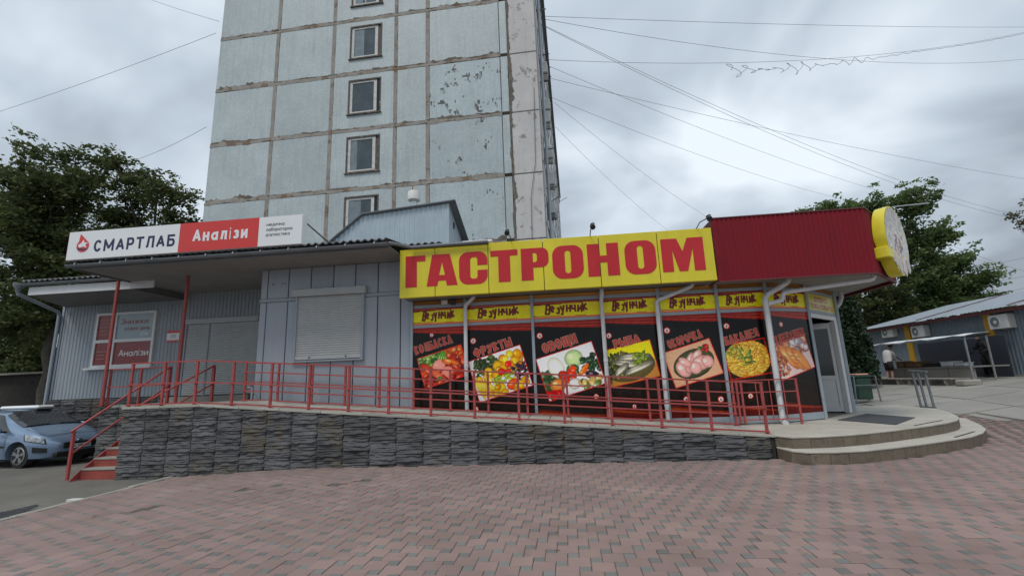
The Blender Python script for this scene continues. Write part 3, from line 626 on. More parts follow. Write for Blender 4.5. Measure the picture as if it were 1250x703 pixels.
# ---- the prints
class Canvas:
    def __init__(s, w, z0, z1, step=.0125):
        s.nu = int(w/step)+1; s.nz = int((z1-z0)/step)+1; s.w, s.z0, s.z1 = w, z0, z1
        s.U, s.Z = np.meshgrid(np.linspace(0, w, s.nu), np.linspace(z0, z1, s.nz)); s.C = np.zeros((s.nz, s.nu, 3)); s.mask = np.ones_like(s.U, bool)
        s.p, s.q = s.U, s.Z
    def fill(s, m, c): s.C[m & s.mask] = np.array(c)/255
    def frame(s, ox, oz, rot): ca, sa = math.cos(rot), math.sin(rot); s.p = (s.U-ox)*ca+(s.Z-oz)*sa; s.q = -(s.U-ox)*sa+(s.Z-oz)*ca
    def noise(s, amp, seed, cell=3):
        r = np.random.default_rng(seed); n = r.normal(0, 1, (s.nz//cell+2, s.nu//cell+2)); n = np.kron(n, np.ones((cell, cell)))[:s.nz, :s.nu]
        s.C = np.where(s.mask[..., None], np.clip(s.C*(1+amp*n[..., None]), 0, 1), s.C)
    def ell(s, x, y, rx, ry, a, c, hl=.35, dark=.5):
        ca, sa = math.cos(a), math.sin(a); dx, dy = s.p-x, s.q-y; X = (dx*ca+dy*sa)/rx; Y = (-dx*sa+dy*ca)/ry; r2 = X*X+Y*Y; m = (r2 < 1) & s.mask
        if not m.any(): return
        sh_ = dark+(1-dark)*np.sqrt(np.clip(1-r2, 0, 1)); h = hl*np.clip(1-((X+.3)**2+(Y-.35)**2)/.16, 0, 1)
        s.C[m] = np.clip(np.array(c)/255*sh_[m][:, None]+h[m][:, None], 0, 1)
    def build(s, name, parent, fn):
        v = np.stack([s.U.ravel(), s.Z.ravel()], 1); v = np.array([fn(u, 0, z) for u, z in v], np.float32)-np.array(SO, np.float32)
        I = np.arange(s.nu*s.nz).reshape(s.nz, s.nu); q = np.stack([I[:-1, :-1], I[:-1, 1:], I[1:, 1:], I[1:, :-1]], -1).reshape(-1, 4)
        m = np_mesh(name, v, q, 'print'); a = m.color_attributes.new('col', 'FLOAT_COLOR', 'POINT')
        c = np.ones((s.nu*s.nz, 4), np.float32); q3 = s.C.reshape(-1, 3); g3 = q3.mean(1, keepdims=True); c[:, :3] = srgb_lin(np.clip(g3+(q3-g3)*1.35, 0, 1)*1.26); a.data.foreach_set('color', c.ravel())
        return link(bpy.data.objects.new(name, m), parent)
def scatter(cv, r, n, W_, H_, cols, r0, r1, asp=1., x0=0, x1=1, y0=0, y1=1, hl=.3):
    for _ in range(n):
        rr = r.uniform(r0, r1); c = cols[r.integers(len(cols))]; c = np.array(c)*r.uniform(.8, 1.15)
        cv.ell(W_*r.uniform(x0, x1), H_*r.uniform(y0, y1), rr*asp, rr, r.uniform(0, 3.14), np.clip(c, 0, 255), hl)
def pic_sausage(cv, W_, H_, r):
    cv.fill(cv.mask, (196, 190, 170)); scatter(cv, r, 40, W_, H_, [(50, 84, 38), (84, 116, 52), (120, 140, 80)], .04, .09, 1.5, 0, .75, .55, 1.0)
    for k in range(5): cv.ell(W_*(.5+.04*k), H_*(.86-.03*k), .20, .03, .9+.1*k, (96, 132, 56))
    scatter(cv, r, 12, W_, H_, [(200, 88, 38), (206, 110, 60)], .08, .13, 1.2, .7, 1.0, .7, 1.0); scatter(cv, r, 60, W_, H_, [(150, 48, 34), (172, 70, 44), (110, 30, 26)], .05, .11, 1.7, 0, 1, 0, .62)
    cv.ell(W_*.42, H_*.58, .17, .14, .3, (214, 140, 128), .1, .85); cv.ell(W_*.56, H_*.30, .14, .13, 0, (216, 132, 118), .1, .85)
    cv.ell(W_*.68, H_*.56, .24, .075, -.5, (204, 110, 52)); cv.ell(W_*.34, H_*.28, .24, .09, 2.3, (196, 104, 78)); cv.ell(W_*.78, H_*.3, .22, .06, -.9, (150, 52, 34)); scatter(cv, r, 14, W_, H_, [(170, 44, 34), (64, 84, 40)], .03, .05, 1, 0, .5, 0, .2)
def pic_fruit(cv, W_, H_, r):
    cv.fill(cv.mask, (206, 208, 208)); scatter(cv, r, 70, W_, H_, [(40, 52, 32), (58, 72, 40), (84, 96, 52)], .025, .06, 2.2, .1, .5, .58, .95)
    scatter(cv, r, 16, W_, H_, [(222, 160, 34), (228, 178, 60), (212, 140, 30)], .09, .125, 1, .45, .95, .5, .9); scatter(cv, r, 12, W_, H_, [(224, 180, 70), (214, 160, 44)], .08, .12, 1, .1, .6, .35, .62)
    scatter(cv, r, 4, W_, H_, [(176, 40, 34)], .07, .10, 1, .5, 1.0, .45, .75); scatter(cv, r, 60, W_, H_, [(30, 26, 36), (46, 34, 48)], .03, .045, 1, .74, 1.05, .2, .6); scatter(cv, r, 45, W_, H_, [(150, 164, 64), (120, 140, 54)], .03, .045, 1, .35, .75, .28, .45)
    for k in range(7): cv.ell(W_*(.06+.045*k), H_*(.3-.02*k), .05, .30, .25+.07*k, (214, 176, 70), .2, .6)
    cv.ell(W_*.68, H_*.16, .17, .13, .2, (206, 84, 40)); cv.ell(W_*.45, H_*.16, .12, .12, 0, (206, 172, 54)); scatter(cv, r, 10, W_, H_, [(120, 132, 50), (206, 150, 40)], .05, .09, 1.2, .25, .95, 0, .2)
def pic_veg(cv, W_, H_, r):
    cv.fill(cv.mask, (216, 214, 206)); scatter(cv, r, 40, W_, H_, [(70, 92, 58), (46, 66, 40)], .06, .11, 1.2, 0, .25, 0, .6); cv.ell(W_*.28, H_*.68, .19, .27, .2, (220, 222, 206), .15, .7); cv.ell(W_*.62, H_*.76, .23, .21, 0, (182, 200, 150), .15, .6)
    scatter(cv, r, 50, W_, H_, [(30, 52, 34), (44, 66, 40)], .03, .07, 1.3, .72, 1.0, .35, .75); cv.ell(W_*.56, H_*.52, .10, .10, 0, (38, 84, 40)); scatter(cv, r, 26, W_, H_, [(50, 90, 46)], .03, .06, 1.4, .42, .62, .42, .6)
    scatter(cv, r, 9, W_, H_, [(196, 50, 34), (206, 74, 40)], .08, .12, 1, .3, .55, .3, .56); cv.ell(W_*.74, H_*.46, .16, .055, .6, (214, 112, 40)); cv.ell(W_*.7, H_*.4, .15, .05, .3, (210, 100, 36)); cv.ell(W_*.22, H_*.28, .2, .16, 0, (196, 128, 74)); cv.ell(W_*.5, H_*.2, .15, .13, 0, (220, 214, 206)); cv.ell(W_*.84, H_*.26, .17, .1, -.4, (38, 26, 36)); cv.ell(W_*.66, H_*.14, .12, .1, 0, (206, 196, 176))
    scatter(cv, r, 9, W_, H_, [(188, 30, 26)], .06, .1, 1.5, 0, .3, 0, .14); scatter(cv, r, 14, W_, H_, [(206, 176, 120), (90, 110, 60)], .05, .08, 1.2, .6, 1, 0, .2)
def pic_fish(cv, W_, H_, r):
    cv.fill(cv.mask, (206, 178, 30)); cv.fill(cv.mask & (cv.q < H_*.35), (150, 110, 60)); scatter(cv, r, 160, W_, H_, [(64, 70, 34), (44, 50, 28), (96, 94, 52)], .02, .05, 2.4, 0, .55, .2, .8)
    cv.ell(W_*.5, H_*.40, .60, .33, .05, (86, 76, 48), .0, .75); scatter(cv, r, 110, W_, H_, [(70, 76, 36), (50, 54, 30), (112, 104, 60)], .02, .045, 2.2, .05, .6, .2, .7)
    for x, y, a, L in ((.62, .66, -.15, .42), (.5, .5, -.35, .40), (.66, .34, .18, .40), (.32, .4, .5, .22)):
        cv.ell(W_*x, H_*y, L, .085, a, (134, 130, 116), .2, .35); cv.ell(W_*x-.03, H_*y-.035, L*.8, .035, a, (196, 190, 172), .1, .6)
    scatter(cv, r, 26, W_, H_, [(120, 134, 40), (90, 110, 34)], .02, .045, 1.6, .6, .85, .45, .75)
def pic_chicken(cv, W_, H_, r):
    cv.fill(cv.mask, (178, 146, 122)); cv.ell(W_*.52, H_*.48, .50, .33, .1, (40, 44, 34), .0, .9); cv.ell(W_*.52, H_*.49, .48, .30, .1, (64, 70, 48), 0, .8); scatter(cv, r, 16, W_, H_, [(60, 88, 44), (150, 30, 30)], .03, .055, 1.3, .68, .92, .66, .86)
    for x, y, rx, ry, a in ((.28, .42, .16, .21, .3), (.45, .52, .11, .26, -.6), (.60, .62, .10, .22, -.9), (.66, .44, .23, .17, .1), (.52, .36, .15, .15, 0), (.8, .42, .14, .15, .4), (.36, .58, .09, .17, .7)): cv.ell(W_*x, H_*y, rx, ry, a, (216, 166, 158), .18, .58)
def pic_pasta(cv, W_, H_, r):
    cv.fill(cv.mask, (30, 24, 18)); cv.mask = cv.mask & (((cv.p/W_-.5)/.53)**2+((cv.q/H_-.5)/.53)**2 < 1.06); cv.fill(cv.mask, (150, 106, 44))
    for _ in range(420): x, y = r.uniform(0, 1), r.uniform(0, 1); cv.ell(W_*x, H_*y, r.uniform(.05, .10), r.uniform(.010, .018), r.uniform(-.9, .5)+(.8 if x > .55 else 0), np.array((226, 184, 92))*r.uniform(.7, 1.08), .2, .55)
    scatter(cv, r, 60, W_, H_, [(222, 172, 84), (200, 146, 62)], .03, .045, 1.3, .55, 1, .35, 1); scatter(cv, r, 10, W_, H_, [(74, 96, 44), (96, 112, 50)], .02, .03, 4.0, .36, .6, .35, .7); scatter(cv, r, 22, W_, H_, [(110, 118, 56)], .012, .02, 5, 0, .45, .55, .95)
def pic_bread(cv, W_, H_, r):
    cv.fill(cv.mask, (196, 176, 172)); scatter(cv, r, 34, W_, H_, [(196, 132, 100), (206, 150, 120), (150, 90, 70)], .06, .12, 1.3, 0, 1, .5, 1); scatter(cv, r, 14, W_, H_, [(176, 150, 156), (206, 196, 196)], .07, .12, 1.2, .55, 1, .6, 1)
    for k in range(3): cv.ell(W_*(.38+.16*k), H_*(.52-.09*k), .13, .40, .55, (206, 138, 88), .2, .62)
    for k in range(8): cv.ell(W_*(.48+.05*(k % 4)), H_*(.2+.08*k), .09, .014, -.4, (160, 92, 56), .0, .9)
    scatter(cv, r, 60, W_, H_, [(120, 66, 48), (170, 110, 80)], .02, .04, 1.2, 0, .3, .1, .6)
LN = .0
def bay(idx, pa, pb, title, picf, prc, hd, badge):
    """one window bay between two plan points. prc = picture (u, z of lower left corner, width, height, tilt), hd = heading (u, z, width, h)"""
    pa, pb = Vector((*pa, 0)), Vector((*pb, 0)); d = (pb-pa); w = d.length; d.normalize(); nrm = Vector((d.y, -d.x, 0))
    def fn(u, y, z): q = pa+d*u-nrm*y; return (q.x, q.y, z)
    wf = sh(B().box(.036, w-.036, .0, .08, .44, .60).map(lambda u, y, z: fn(u, y-.02, z))).obj('window', 'frame', shop)
    for za_, zb_, yo_ in ((ZB0, ZB1, .02), (ZT0, ZT1, .0)): sh(B().box(.036, w-.036, yo_, .06, za_, zb_).map(lambda u, y, z: fn(u, y-.02, z))).obj('transom', 'frame', wf, bevel=.006)
    wf['label'] = 'poster window bay headed ' + title
    cv = Canvas(w, .60, ZT0); r = np.random.default_rng(idx+20)
    cv.C[:] = np.array((15, 12, 11))/255
    cv.fill(cv.Z < 1.45+.06*np.sin(cv.U*2), (26, 20, 17)); cv.noise(.10, idx, 9)
    t_ = cv.U/w
    for k, (a, c) in enumerate(((.0, (118, 34, 26)), (.035, (150, 62, 44)), (.055, (96, 22, 18)), (.085, (130, 50, 36)))):
        cv.fill(cv.Z > ZT0-.02-(.17-a)*np.clip(.45+.75*t_*(1.2-.4*t_), 0, 1.2)+a*.2, c)
    cv.fill(cv.Z > ZT0-.05, (106, 30, 24))
    for a, c in ((.22, (84, 24, 18)), (.17, (120, 60, 34)), (.13, (78, 22, 17)), (.08, (64, 18, 14))): cv.fill(cv.Z < .66+a*np.clip(.35+.8*(1-t_)**1.5, 0, 1), c)
    px_, pz_, pw, ph, rot = prc; cv.frame(px_, pz_, rot)
    bd = .018; cv.mask = (cv.p > -bd) & (cv.p < pw+bd) & (cv.q > -bd) & (cv.q < ph+bd); cv.fill(cv.mask, (160, 40, 32))
    cv.mask = (cv.p > 0) & (cv.p < pw) & (cv.q > 0) & (cv.q < ph); picf(cv, pw, ph, r); cv.noise(.025, idx+5, 2); cv.mask[:] = True
    cv.p, cv.q = cv.U, cv.Z
    for bu, bz, br_ in badge:
        cv.ell(bu, bz, br_, br_, 0, (186, 60, 50), 0, .9); cv.ell(bu, bz, br_*.72, br_*.72, 0, (222, 214, 204), 0, .95); cv.ell(bu, bz-.005, br_*.3, br_*.42, 0, (96, 70, 58), 0, .9)
    cv.build('poster', wf, lambda u, y, z: fn(u, y, z))
    hu, hz, hw, hh, hrot = hd
    lettering('heading_outline', title, 'headtan', wf, hu, hz, -.004, hh, hw, .28, rot=hrot, gap=.008, fn=lambda x, y, z: tuple(np.subtract(fn(x, y, z), SO)))
    lettering('heading', title, 'headred', wf, hu, hz, -.010, hh, hw, .28, rot=hrot, gap=.008, draw=.185, fn=lambda x, y, z: tuple(np.subtract(fn(x, y, z), SO)))
    # name band
    cv = Canvas(w, ZT1, ZB0); cv.C[:] = np.array((196, 178, 30))/255; h_ = (cv.Z-ZT1)/(ZB0-ZT1); t_ = cv.U/w
    cv.fill(h_ > .84+.10*t_-.06, (84, 24, 18)); cv.fill(h_ > .90-.05*t_, (150, 70, 44)); cv.fill(h_ > .96-.04*t_, (70, 18, 16)); cv.fill(h_ < .18-.08*t_, (84, 24, 18)); cv.fill(h_ < .13-.02*t_, (196, 150, 90)); cv.fill(h_ < .06, (190, 90, 50)); cv.noise(.03, idx+40, 6)
    cv.build('name_band', wf, fn)
    # hand-drawn letters hop up and down
    word = 'Везунчик'; v0 = w*.18; tw = w*.64; adv = [1.05, .86, .82, .92, .98, .92, 1.0, 1.0]; tot = sum(adv); bb = B(); x = v0
    for k, ch in enumerate(word):
        cw = tw*adv[k]/tot*.92; hc = .27 if k in (0, 7) else .255; V, Fc = word_geo(ch, hc, cw, .048); i0 = len(bb.v)
        a = (-.16, .08, -.1, .08, -.05, .08, -.08, .12)[k]; dz = (.0, .03, -.01, .02, .03, .015, .01, .02)[k]+.025*k/7
        for px2, py2, l in V:
            if k == 7 and px2 < cw*.35 and py2 > hc*.5: py2 *= 1.35
            xx_ = px2*math.cos(a)-py2*math.sin(a); zz_ = px2*math.sin(a)+py2*math.cos(a); bb.v.append(tuple(np.subtract(fn(x+xx_, -.004-.0002*l, 3.20+dz+zz_), SO)))
        bb.f += [tuple(i0+q for q in ff) for ff in Fc]; x += tw*adv[k]/tot
    tag(bb.obj('name_lettering', 'bandred', wf), kind='stuff')
    # orange strip above
    sh(B().box(0, w, .02, .06, ZB1, 3.72).map(lambda u, y, z: fn(u, y, z))).obj('header_strip', 'orange', wf)
    return fn, w
MU = [(-3.83, 11.5), (-2.42, 11.5), (-.70, 11.5), (1.03, 11.5), (2.42, 11.5), (3.80, 11.5), (4.97, 11.56), (6.20, 12.20), (7.70, 13.70)]
q15 = R(15.5)
bay(0, MU[0], MU[1], 'КОЛБАСКА', pic_sausage, (.36, 1.50, 1.16, .76, q15), (.10, 2.33, 1.02, .235, q15), [(.52, 2.83, .05), (.2, .95, .05)])
bay(1, MU[1], MU[2], 'ФРУКТЫ', pic_fruit, (.33, 1.12, 1.36, 1.02, q15), (.22, 2.19, 1.02, .24, q15), [(.19, 2.63, .075), (.22, .95, .07)])
bay(2, MU[2], MU[3], 'ОВОЩИ', pic_veg, (.33, 1.09, 1.42, 1.04, q15), (.24, 2.22, .90, .26, q15), [(.16, 2.68, .075), (1.45, 1.16, .06)])
bay(3, MU[3], MU[4], 'РЫБА', pic_fish, (.06, 1.36, 1.22, .87, R(11)), (.25, 2.26, .66, .23, R(13)), [(.13, 2.60, .07), (.6, .9, .05)])
bay(4, MU[4], MU[5], 'ОКОРОЧКА', pic_chicken, (.22, 1.30, 1.14, .84, q15), (.15, 2.20, .86, .22, R(17)), [(.14, 2.66, .075), (.42, 1.02, .07), (1.2, 1.0, .07)])
bay(5, MU[5], MU[6], 'БАКАЛЕЯ', pic_pasta, (.12, 1.44, .98, .80, R(8)), (.09, 2.23, .84, .21, R(14)), [(.16, 2.70, .07), (.5, 1.05, .06)])
bay(6, MU[6], MU[7], 'ХЛЕБУШЕК', pic_bread, (.14, 1.38, 1.20, .83, R(14)), (.10, 2.20, 1.10, .22, R(12)), [(.38, 2.70, .06)])
# mullions
for i, (x, y) in enumerate(MU):
    sh(B().box(x-.035, x+.035, y-.055, y+.05, .42, 3.72)).obj('mullion', 'frame', shop, bevel=.006)
# entrance bay: frame, welcome board, open white door leaf
pa, pb = Vector((6.2, 12.2, 0)), Vector((7.7, 13.7, 0)); d_ = (pb-pa).normalized(); nr_ = Vector((d_.y, -d_.x, 0))
def ef(u, y, z): q = pa+d_*u-nr_*y; return (q.x-SO[0], q.y-SO[1], z)
LE = (pb-pa).length
B().box(0, LE, 0, .06, ZT0, ZT1).box(0, LE, 0, .06, ZB0, ZB1).map(ef).obj('transom', 'frame', shop)
B().box(.08, LE-.05, .0, .05, 2.90, 3.015).box(.08, .15, 0, .05, .43, 2.9).box(LE-.26, LE-.05, 0, .12, .43, 2.9).map(ef).obj('door_frame', 'framewhite', shop, bevel=.008)
B().box(LE-.05, LE+.16, -.02, .16, .42, 3.7).map(ef).obj('corner_post', 'frame', shop, bevel=.01)
B().box(0, LE, .0, .05, ZB1, 3.72).map(ef).obj('header_strip', 'orange', shop)
wb = B().box(.04, LE-.04, .01, .03, ZT1, ZB0).map(ef).obj('welcome_board', 'yellow', shop)
wb['label'] = 'yellow welcome board over the door'
for s_, z, h_, w_ in (('ДОБРО', 3.335, .135, .95), ('ПОЖАЛОВАТЬ', 3.145, .135, 1.75)):
    lettering('welcome_lettering', s_, 'signred', wb, LE/2, z, .008, h_, w_, .2, fn=ef, align='CENTER')
# door leaf swung inwards, hinged at the right jamb
hin = Vector((7.50, 13.62, 0)); ld = Vector((-.92, .40, 0)).normalized(); ln = Vector((-ld.y, ld.x, 0))
def lf(u, y, z): q = hin+ld*u+ln*y; return (q.x-SO[0], q.y-SO[1], z)
leaf = B().box(0, .14, -.03, .03, .46, 2.86).box(.86, 1.0, -.03, .03, .46, 2.86).box(.14, .86, -.03, .03, .46, .60).box(.14, .86, -.03, .03, 2.70, 2.86).box(.14, .86, -.03, .03, 1.30, 1.42).map(lf).obj('door', 'framewhite', shop, bevel=.008)
B().box(.14, .86, -.012, .012, .60, 1.30).map(lf).obj('lower_panel', 'framewhite', leaf)
B().box(.14, .86, -.01, .01, 1.42, 2.70).map(lf).obj('pane', 'glassdark', leaf)
for u, z, w_, h_, m_ in ((.50, 2.25, .22, .26, 'whitesign'), (.20, 2.28, .2, .22, 'whitesign'), (.52, 1.95, .26, .2, 'yellow'), (.44, 2.44, .3, .12, 'whitesign')):
    for yy_ in (.0135,): B().box(u, u+w_, -yy_-.001, -yy_, z, z+h_).map(lf).obj('notice', m_, leaf)
B().tube([lf(.93, -.03, 1.5), lf(.93, -.08, 1.5), lf(.93, -.08, 1.75), lf(.93, -.03, 1.75)], .012, 6).obj('handle', 'galv', leaf)

# ---- canopy: soffit, red corrugated fascia
CAN = [(-3.93, 10.83), (7.05, 10.83), (8.41, 12.27), (8.38, 17.4), (-3.93, 17.4)]
sh(B().prism([(3.66, 10.86), (7.03, 10.86), (8.36, 12.27), (8.34, 17.3), (3.66, 17.3)], 3.725, 3.765)).obj('soffit', 'soffit', shop)
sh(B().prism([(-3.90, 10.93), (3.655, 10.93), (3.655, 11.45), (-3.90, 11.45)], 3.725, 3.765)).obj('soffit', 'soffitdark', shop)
sh(B().prism([(-3.93, 11.6), (3.7, 11.6), (3.7, 10.95), (7.0, 10.95), (8.3, 12.3), (8.3, 17.4), (-3.93, 17.4)], 4.55, 4.65)).obj('flat_roof', 'tinroof', shop)
def fascia(pa, pb, z0, z1):
    pa, pb = Vector((*pa, 0)), Vector((*pb, 0)); d = pb-pa; L = d.length; d.normalize(); n = Vector((d.y, -d.x, 0))
    def fn(u, dd, z): q = pa+d*u+n*dd; return (q.x-SO[0], q.y-SO[1], z)
    corr('fascia_panel', 'fascia', shop, 0, L, z0, z1, fn, .105, .016)
    B().box(-.01, L+.01, -.05, .03, z1, z1+.025).map(lambda u, y, z: fn(u, y, z)).obj('fascia_cap', 'maroon', shop)
    B().box(0, L, -.04, .022, z0-.03, z0).map(lambda u, y, z: fn(u, y, z)).obj('fascia_trim', 'maroon', shop)
fascia((3.68, 10.80), (7.05, 10.80), 3.67, 5.17); fascia((7.05, 10.80), (8.41, 12.24), 3.67, 5.17); fascia((8.41, 12.24), (8.38, 17.4), 3.67, 5.17)
sh(B().prism([(3.68, 10.83), (3.72, 10.83), (3.72, 12.0), (3.68, 12.0)], 3.70, 5.17)).obj('fascia_end', 'maroon', shop)
# ---- downpipes
def dp(pts, r=.05): return sh(B().tube(pts, r, 12)).obj('downpipe', 'pipe', shop, True)
def collar(p, z): sh(B().tube([(p[0], p[1], z-.03), (p[0], p[1], z+.03)], .058, 12)).obj('pipe_collar', 'pipe', shop, True)
def arc3(a, b, c, n=5):
    a, b, c = map(Vector, (a, b, c)); return [tuple((1-t)**2*a+2*t*(1-t)*b+t*t*c) for t in np.linspace(0, 1, n)]
YP = 11.36
dp([(-2.39, YP, .95), (-2.39, YP, 3.38)]+arc3((-2.39, YP, 3.42), (-2.39, YP, 3.50), (-2.36, YP-.02, 3.55))+[(-2.22, YP-.05, 3.66)]+arc3((-2.18, YP-.06, 3.69), (-2.14, YP-.06, 3.74), (-2.14, YP-.06, 3.80)))
dp([(1.03, YP, .66), (1.03, YP, 3.45), (1.05, YP-.10, 3.62), (1.05, YP-.1, 3.80)])
dp([(2.35, YP, .56), (2.35, YP, 3.28)]+arc3((2.35, YP, 3.32), (2.35, YP, 3.40), (2.50, YP, 3.43))+[(3.10, YP-.10, 3.64)]+arc3((3.14, YP-.10, 3.66), (3.22, YP-.1, 3.68), (3.22, YP-.1, 3.80)))
dp([(4.86, YP, .50), (4.86, YP, 3.20)]+arc3((4.86, YP, 3.24), (4.86, YP, 3.38), (5.05, YP-.02, 3.45))+[(5.35, YP-.1, 3.62)]+arc3((5.38, YP-.1, 3.65), (5.42, YP-.1, 3.68), (5.42, YP-.1, 3.80)), .062)
dp([(4.91, YP, 3.16), (5.14, YP+.0, 3.21)]+arc3((5.2, YP, 3.22), (5.27, YP, 3.25), (5.27, YP, 3.31))+arc3((5.27, YP-.01, 3.34), (5.28, YP-.02, 3.40), (5.36, YP-.03, 3.41))+[(5.44, YP-.05, 3.42), (7.05, 11.12, 3.555)]+arc3((7.10, 11.11, 3.56), (7.2, 11.1, 3.57), (7.2, 11.1, 3.74)), .052)
dp([(7.85, 13.95, 3.3), (7.95, 13.9, 3.42), (8.02, 13.88, 3.6), (8.02, 13.88, 3.74)], .06)
dp([(4.86, YP, .55), (4.86, YP-.01, .50), (4.86, YP-.08, .45), (4.86, YP-.14, .44)], .063)
for z in (.9, 2.0, 3.05): collar((1.03, YP), z); collar((2.35, YP), z); collar((-2.39, YP), max(z, 1.2)); collar((4.86, YP), z)
sh(B().box(-3.02, -2.86, 11.38, 11.44, 3.60, 3.70)).obj('alarm_box', 'acwhite', shop); sh(B().box(-2.78, -2.66, 11.36, 11.44, 3.57, 3.70)).obj('camera_housing', 'blackmetal', shop)

# ------------------------------------------------------------------ yellow lettered sign
gs = thing('yellow_shop_sign', 'long yellow lightbox sign with big red letters ГАСТРОНОМ', 'sign', (0, 10.8, 3.7)); GO = (0, 10.8, 3.7)
SX = [-3.93, -3.02, -1.68, -.33, 1.02, 2.39, 3.66]
for i in range(6):
    zt = 4.93 if i < 2 else 4.965
    lt(B().box(SX[i]+.008, SX[i+1]-.008, 10.80, 10.92, 3.70, zt), GO).obj('panel', 'yellow', gs, bevel=.006)
lt(B().box(-3.92, 3.65, 10.83, 10.915, 3.705, 4.9), GO).obj('housing', 'darkedge', gs)
Z0_, Z1_ = 3.955, 4.755; YL = 10.797
def rr_(x0, x1, z0, z1, r, n=6):
    pts = []
    for cx_, cz_, a0 in ((x1-r, z1-r, 0), (x0+r, z1-r, 90), (x0+r, z0+r, 180), (x1-r, z0+r, 270)):
        for k in range(n+1): a = R(a0+90*k/n); pts.append((cx_+r*math.cos(a), cz_+r*math.sin(a)))
    return pts
def letter(outer, holes=(), name='letter'):
    "outline with holes, filled and given a thin edge"
    bm = bmesh.new(); es = []
    for ring in [outer]+list(holes):
        vs_ = [bm.verts.new((x, 0, z)) for x, z in ring]; es += [bm.edges.new((vs_[i], vs_[(i+1) % len(vs_)])) for i in range(len(vs_))]
    bmesh.ops.triangle_fill(bm, edges=es, use_beauty=True)
    ret = bmesh.ops.extrude_face_region(bm, geom=bm.faces[:]); bmesh.ops.translate(bm, verts=[g for g in ret['geom'] if isinstance(g, bmesh.types.BMVert)], vec=(0, -.004, 0))
    bmesh.ops.recalc_face_normals(bm, faces=bm.faces); bmesh.ops.translate(bm, verts=bm.verts, vec=(-GO[0], YL-GO[1], -GO[2]))
    m = bpy.data.meshes.new(name); bm.to_mesh(m); bm.free(); m.materials.append(MATS['signred']); return link(bpy.data.objects.new(name, m), gs)
LX = [(-3.77, -3.26), (-3.23, -2.45), (-2.41, -1.70), (-1.62, -.95), (-.87, -.20), (-.11, .63), (.73, 1.47), (1.61, 2.33), (2.46, 3.43)]
H_ = Z1_-Z0_
a, c = LX[0]; letter([(a, Z0_), (a+.29, Z0_), (a+.29, Z1_-.15), (c, Z1_-.15), (c, Z1_), (a, Z1_)])
a, c = LX[1]; w = c-a; letter([(a, Z0_), (a+.27, Z0_), (a+.295, Z0_+.13), (c-.295, Z0_+.13), (c-.27, Z0_), (c, Z0_), (c-.19, Z1_), (a+.14, Z1_)], [[(a+.315, Z0_+.27), (c-.315, Z0_+.27), ((a+c)/2, Z1_-.20)]])
a, c = LX[2]; o_ = rr_(a, c, Z0_-.01, Z1_+.01, .22)
zi0, zi1 = Z0_+.13, Z1_-.13; m1, m2 = Z0_+.34, Z1_-.34
n_ = 7; right_top = [p for p in o_[:n_]]; # quarter arcs: tr, tl, bl, br
letter([(c, m2)]+[p for p in o_[0:n_]]+o_[n_:2*n_]+o_[2*n_:3*n_]+o_[3*n_:4*n_]+[(c, m1), (a+.46, m1), (a+.46, zi0+.05), (a+.43, zi0), (a+.32, zi0), (a+.28, zi0+.05), (a+.28, zi1-.05), (a+.32, zi1), (a+.43, zi1), (a+.46, zi1-.05), (a+.46, m2)])
a, c = LX[3]; letter([(a+.19, Z0_), (c-.19, Z0_), (c-.19, Z1_-.15), (c, Z1_-.15), (c, Z1_), (a, Z1_), (a, Z1_-.15), (a+.19, Z1_-.15)])
a, c = LX[4]; tr = [(c-.17+.17*math.cos(R(t_)), Z1_-.17+.17*math.sin(R(t_))) for t_ in range(0, 91, 15)]; br = [(c-.17+.17*math.cos(R(t_)), Z0_+.48+.17*(-1)*math.cos(R(t_+90))*0+.17*math.sin(R(t_))) for t_ in range(-90, 1, 15)]
letter([(a, Z0_), (a+.29, Z0_), (a+.29, Z0_+.31)]+br+tr+[(a, Z1_)], [[(a+.29, Z0_+.44), (a+.36, Z0_+.45), (a+.39, Z0_+.49), (a+.39, Z1_-.17), (a+.36, Z1_-.13), (a+.29, Z1_-.12)]])
def O_(a, c): letter(rr_(a, c, Z0_-.01, Z1_+.01, .24), [rr_((a+c)/2-.07, (a+c)/2+.07, Z0_+.12, Z1_-.12, .068)])
O_(*LX[5]); O_(*LX[7])
a, c = LX[6]; letter([(a, Z0_), (a+.28, Z0_), (a+.28, Z0_+.33), (c-.28, Z0_+.33), (c-.28, Z0_), (c, Z0_), (c, Z1_), (c-.28, Z1_), (c-.28, Z0_+.50), (a+.28, Z0_+.50), (a+.28, Z1_), (a, Z1_)])
a, c = LX[8]; mm_ = (a+c)/2; letter([(a, Z0_), (a+.25, Z0_), (a+.25, Z0_+.52), (mm_-.11, Z0_), (mm_+.08, Z0_), (c-.25, Z0_+.54), (c-.25, Z0_), (c, Z0_), (c, Z1_), (c-.36, Z1_), (mm_, Z0_+.48), (a+.37, Z1_), (a, Z1_)])
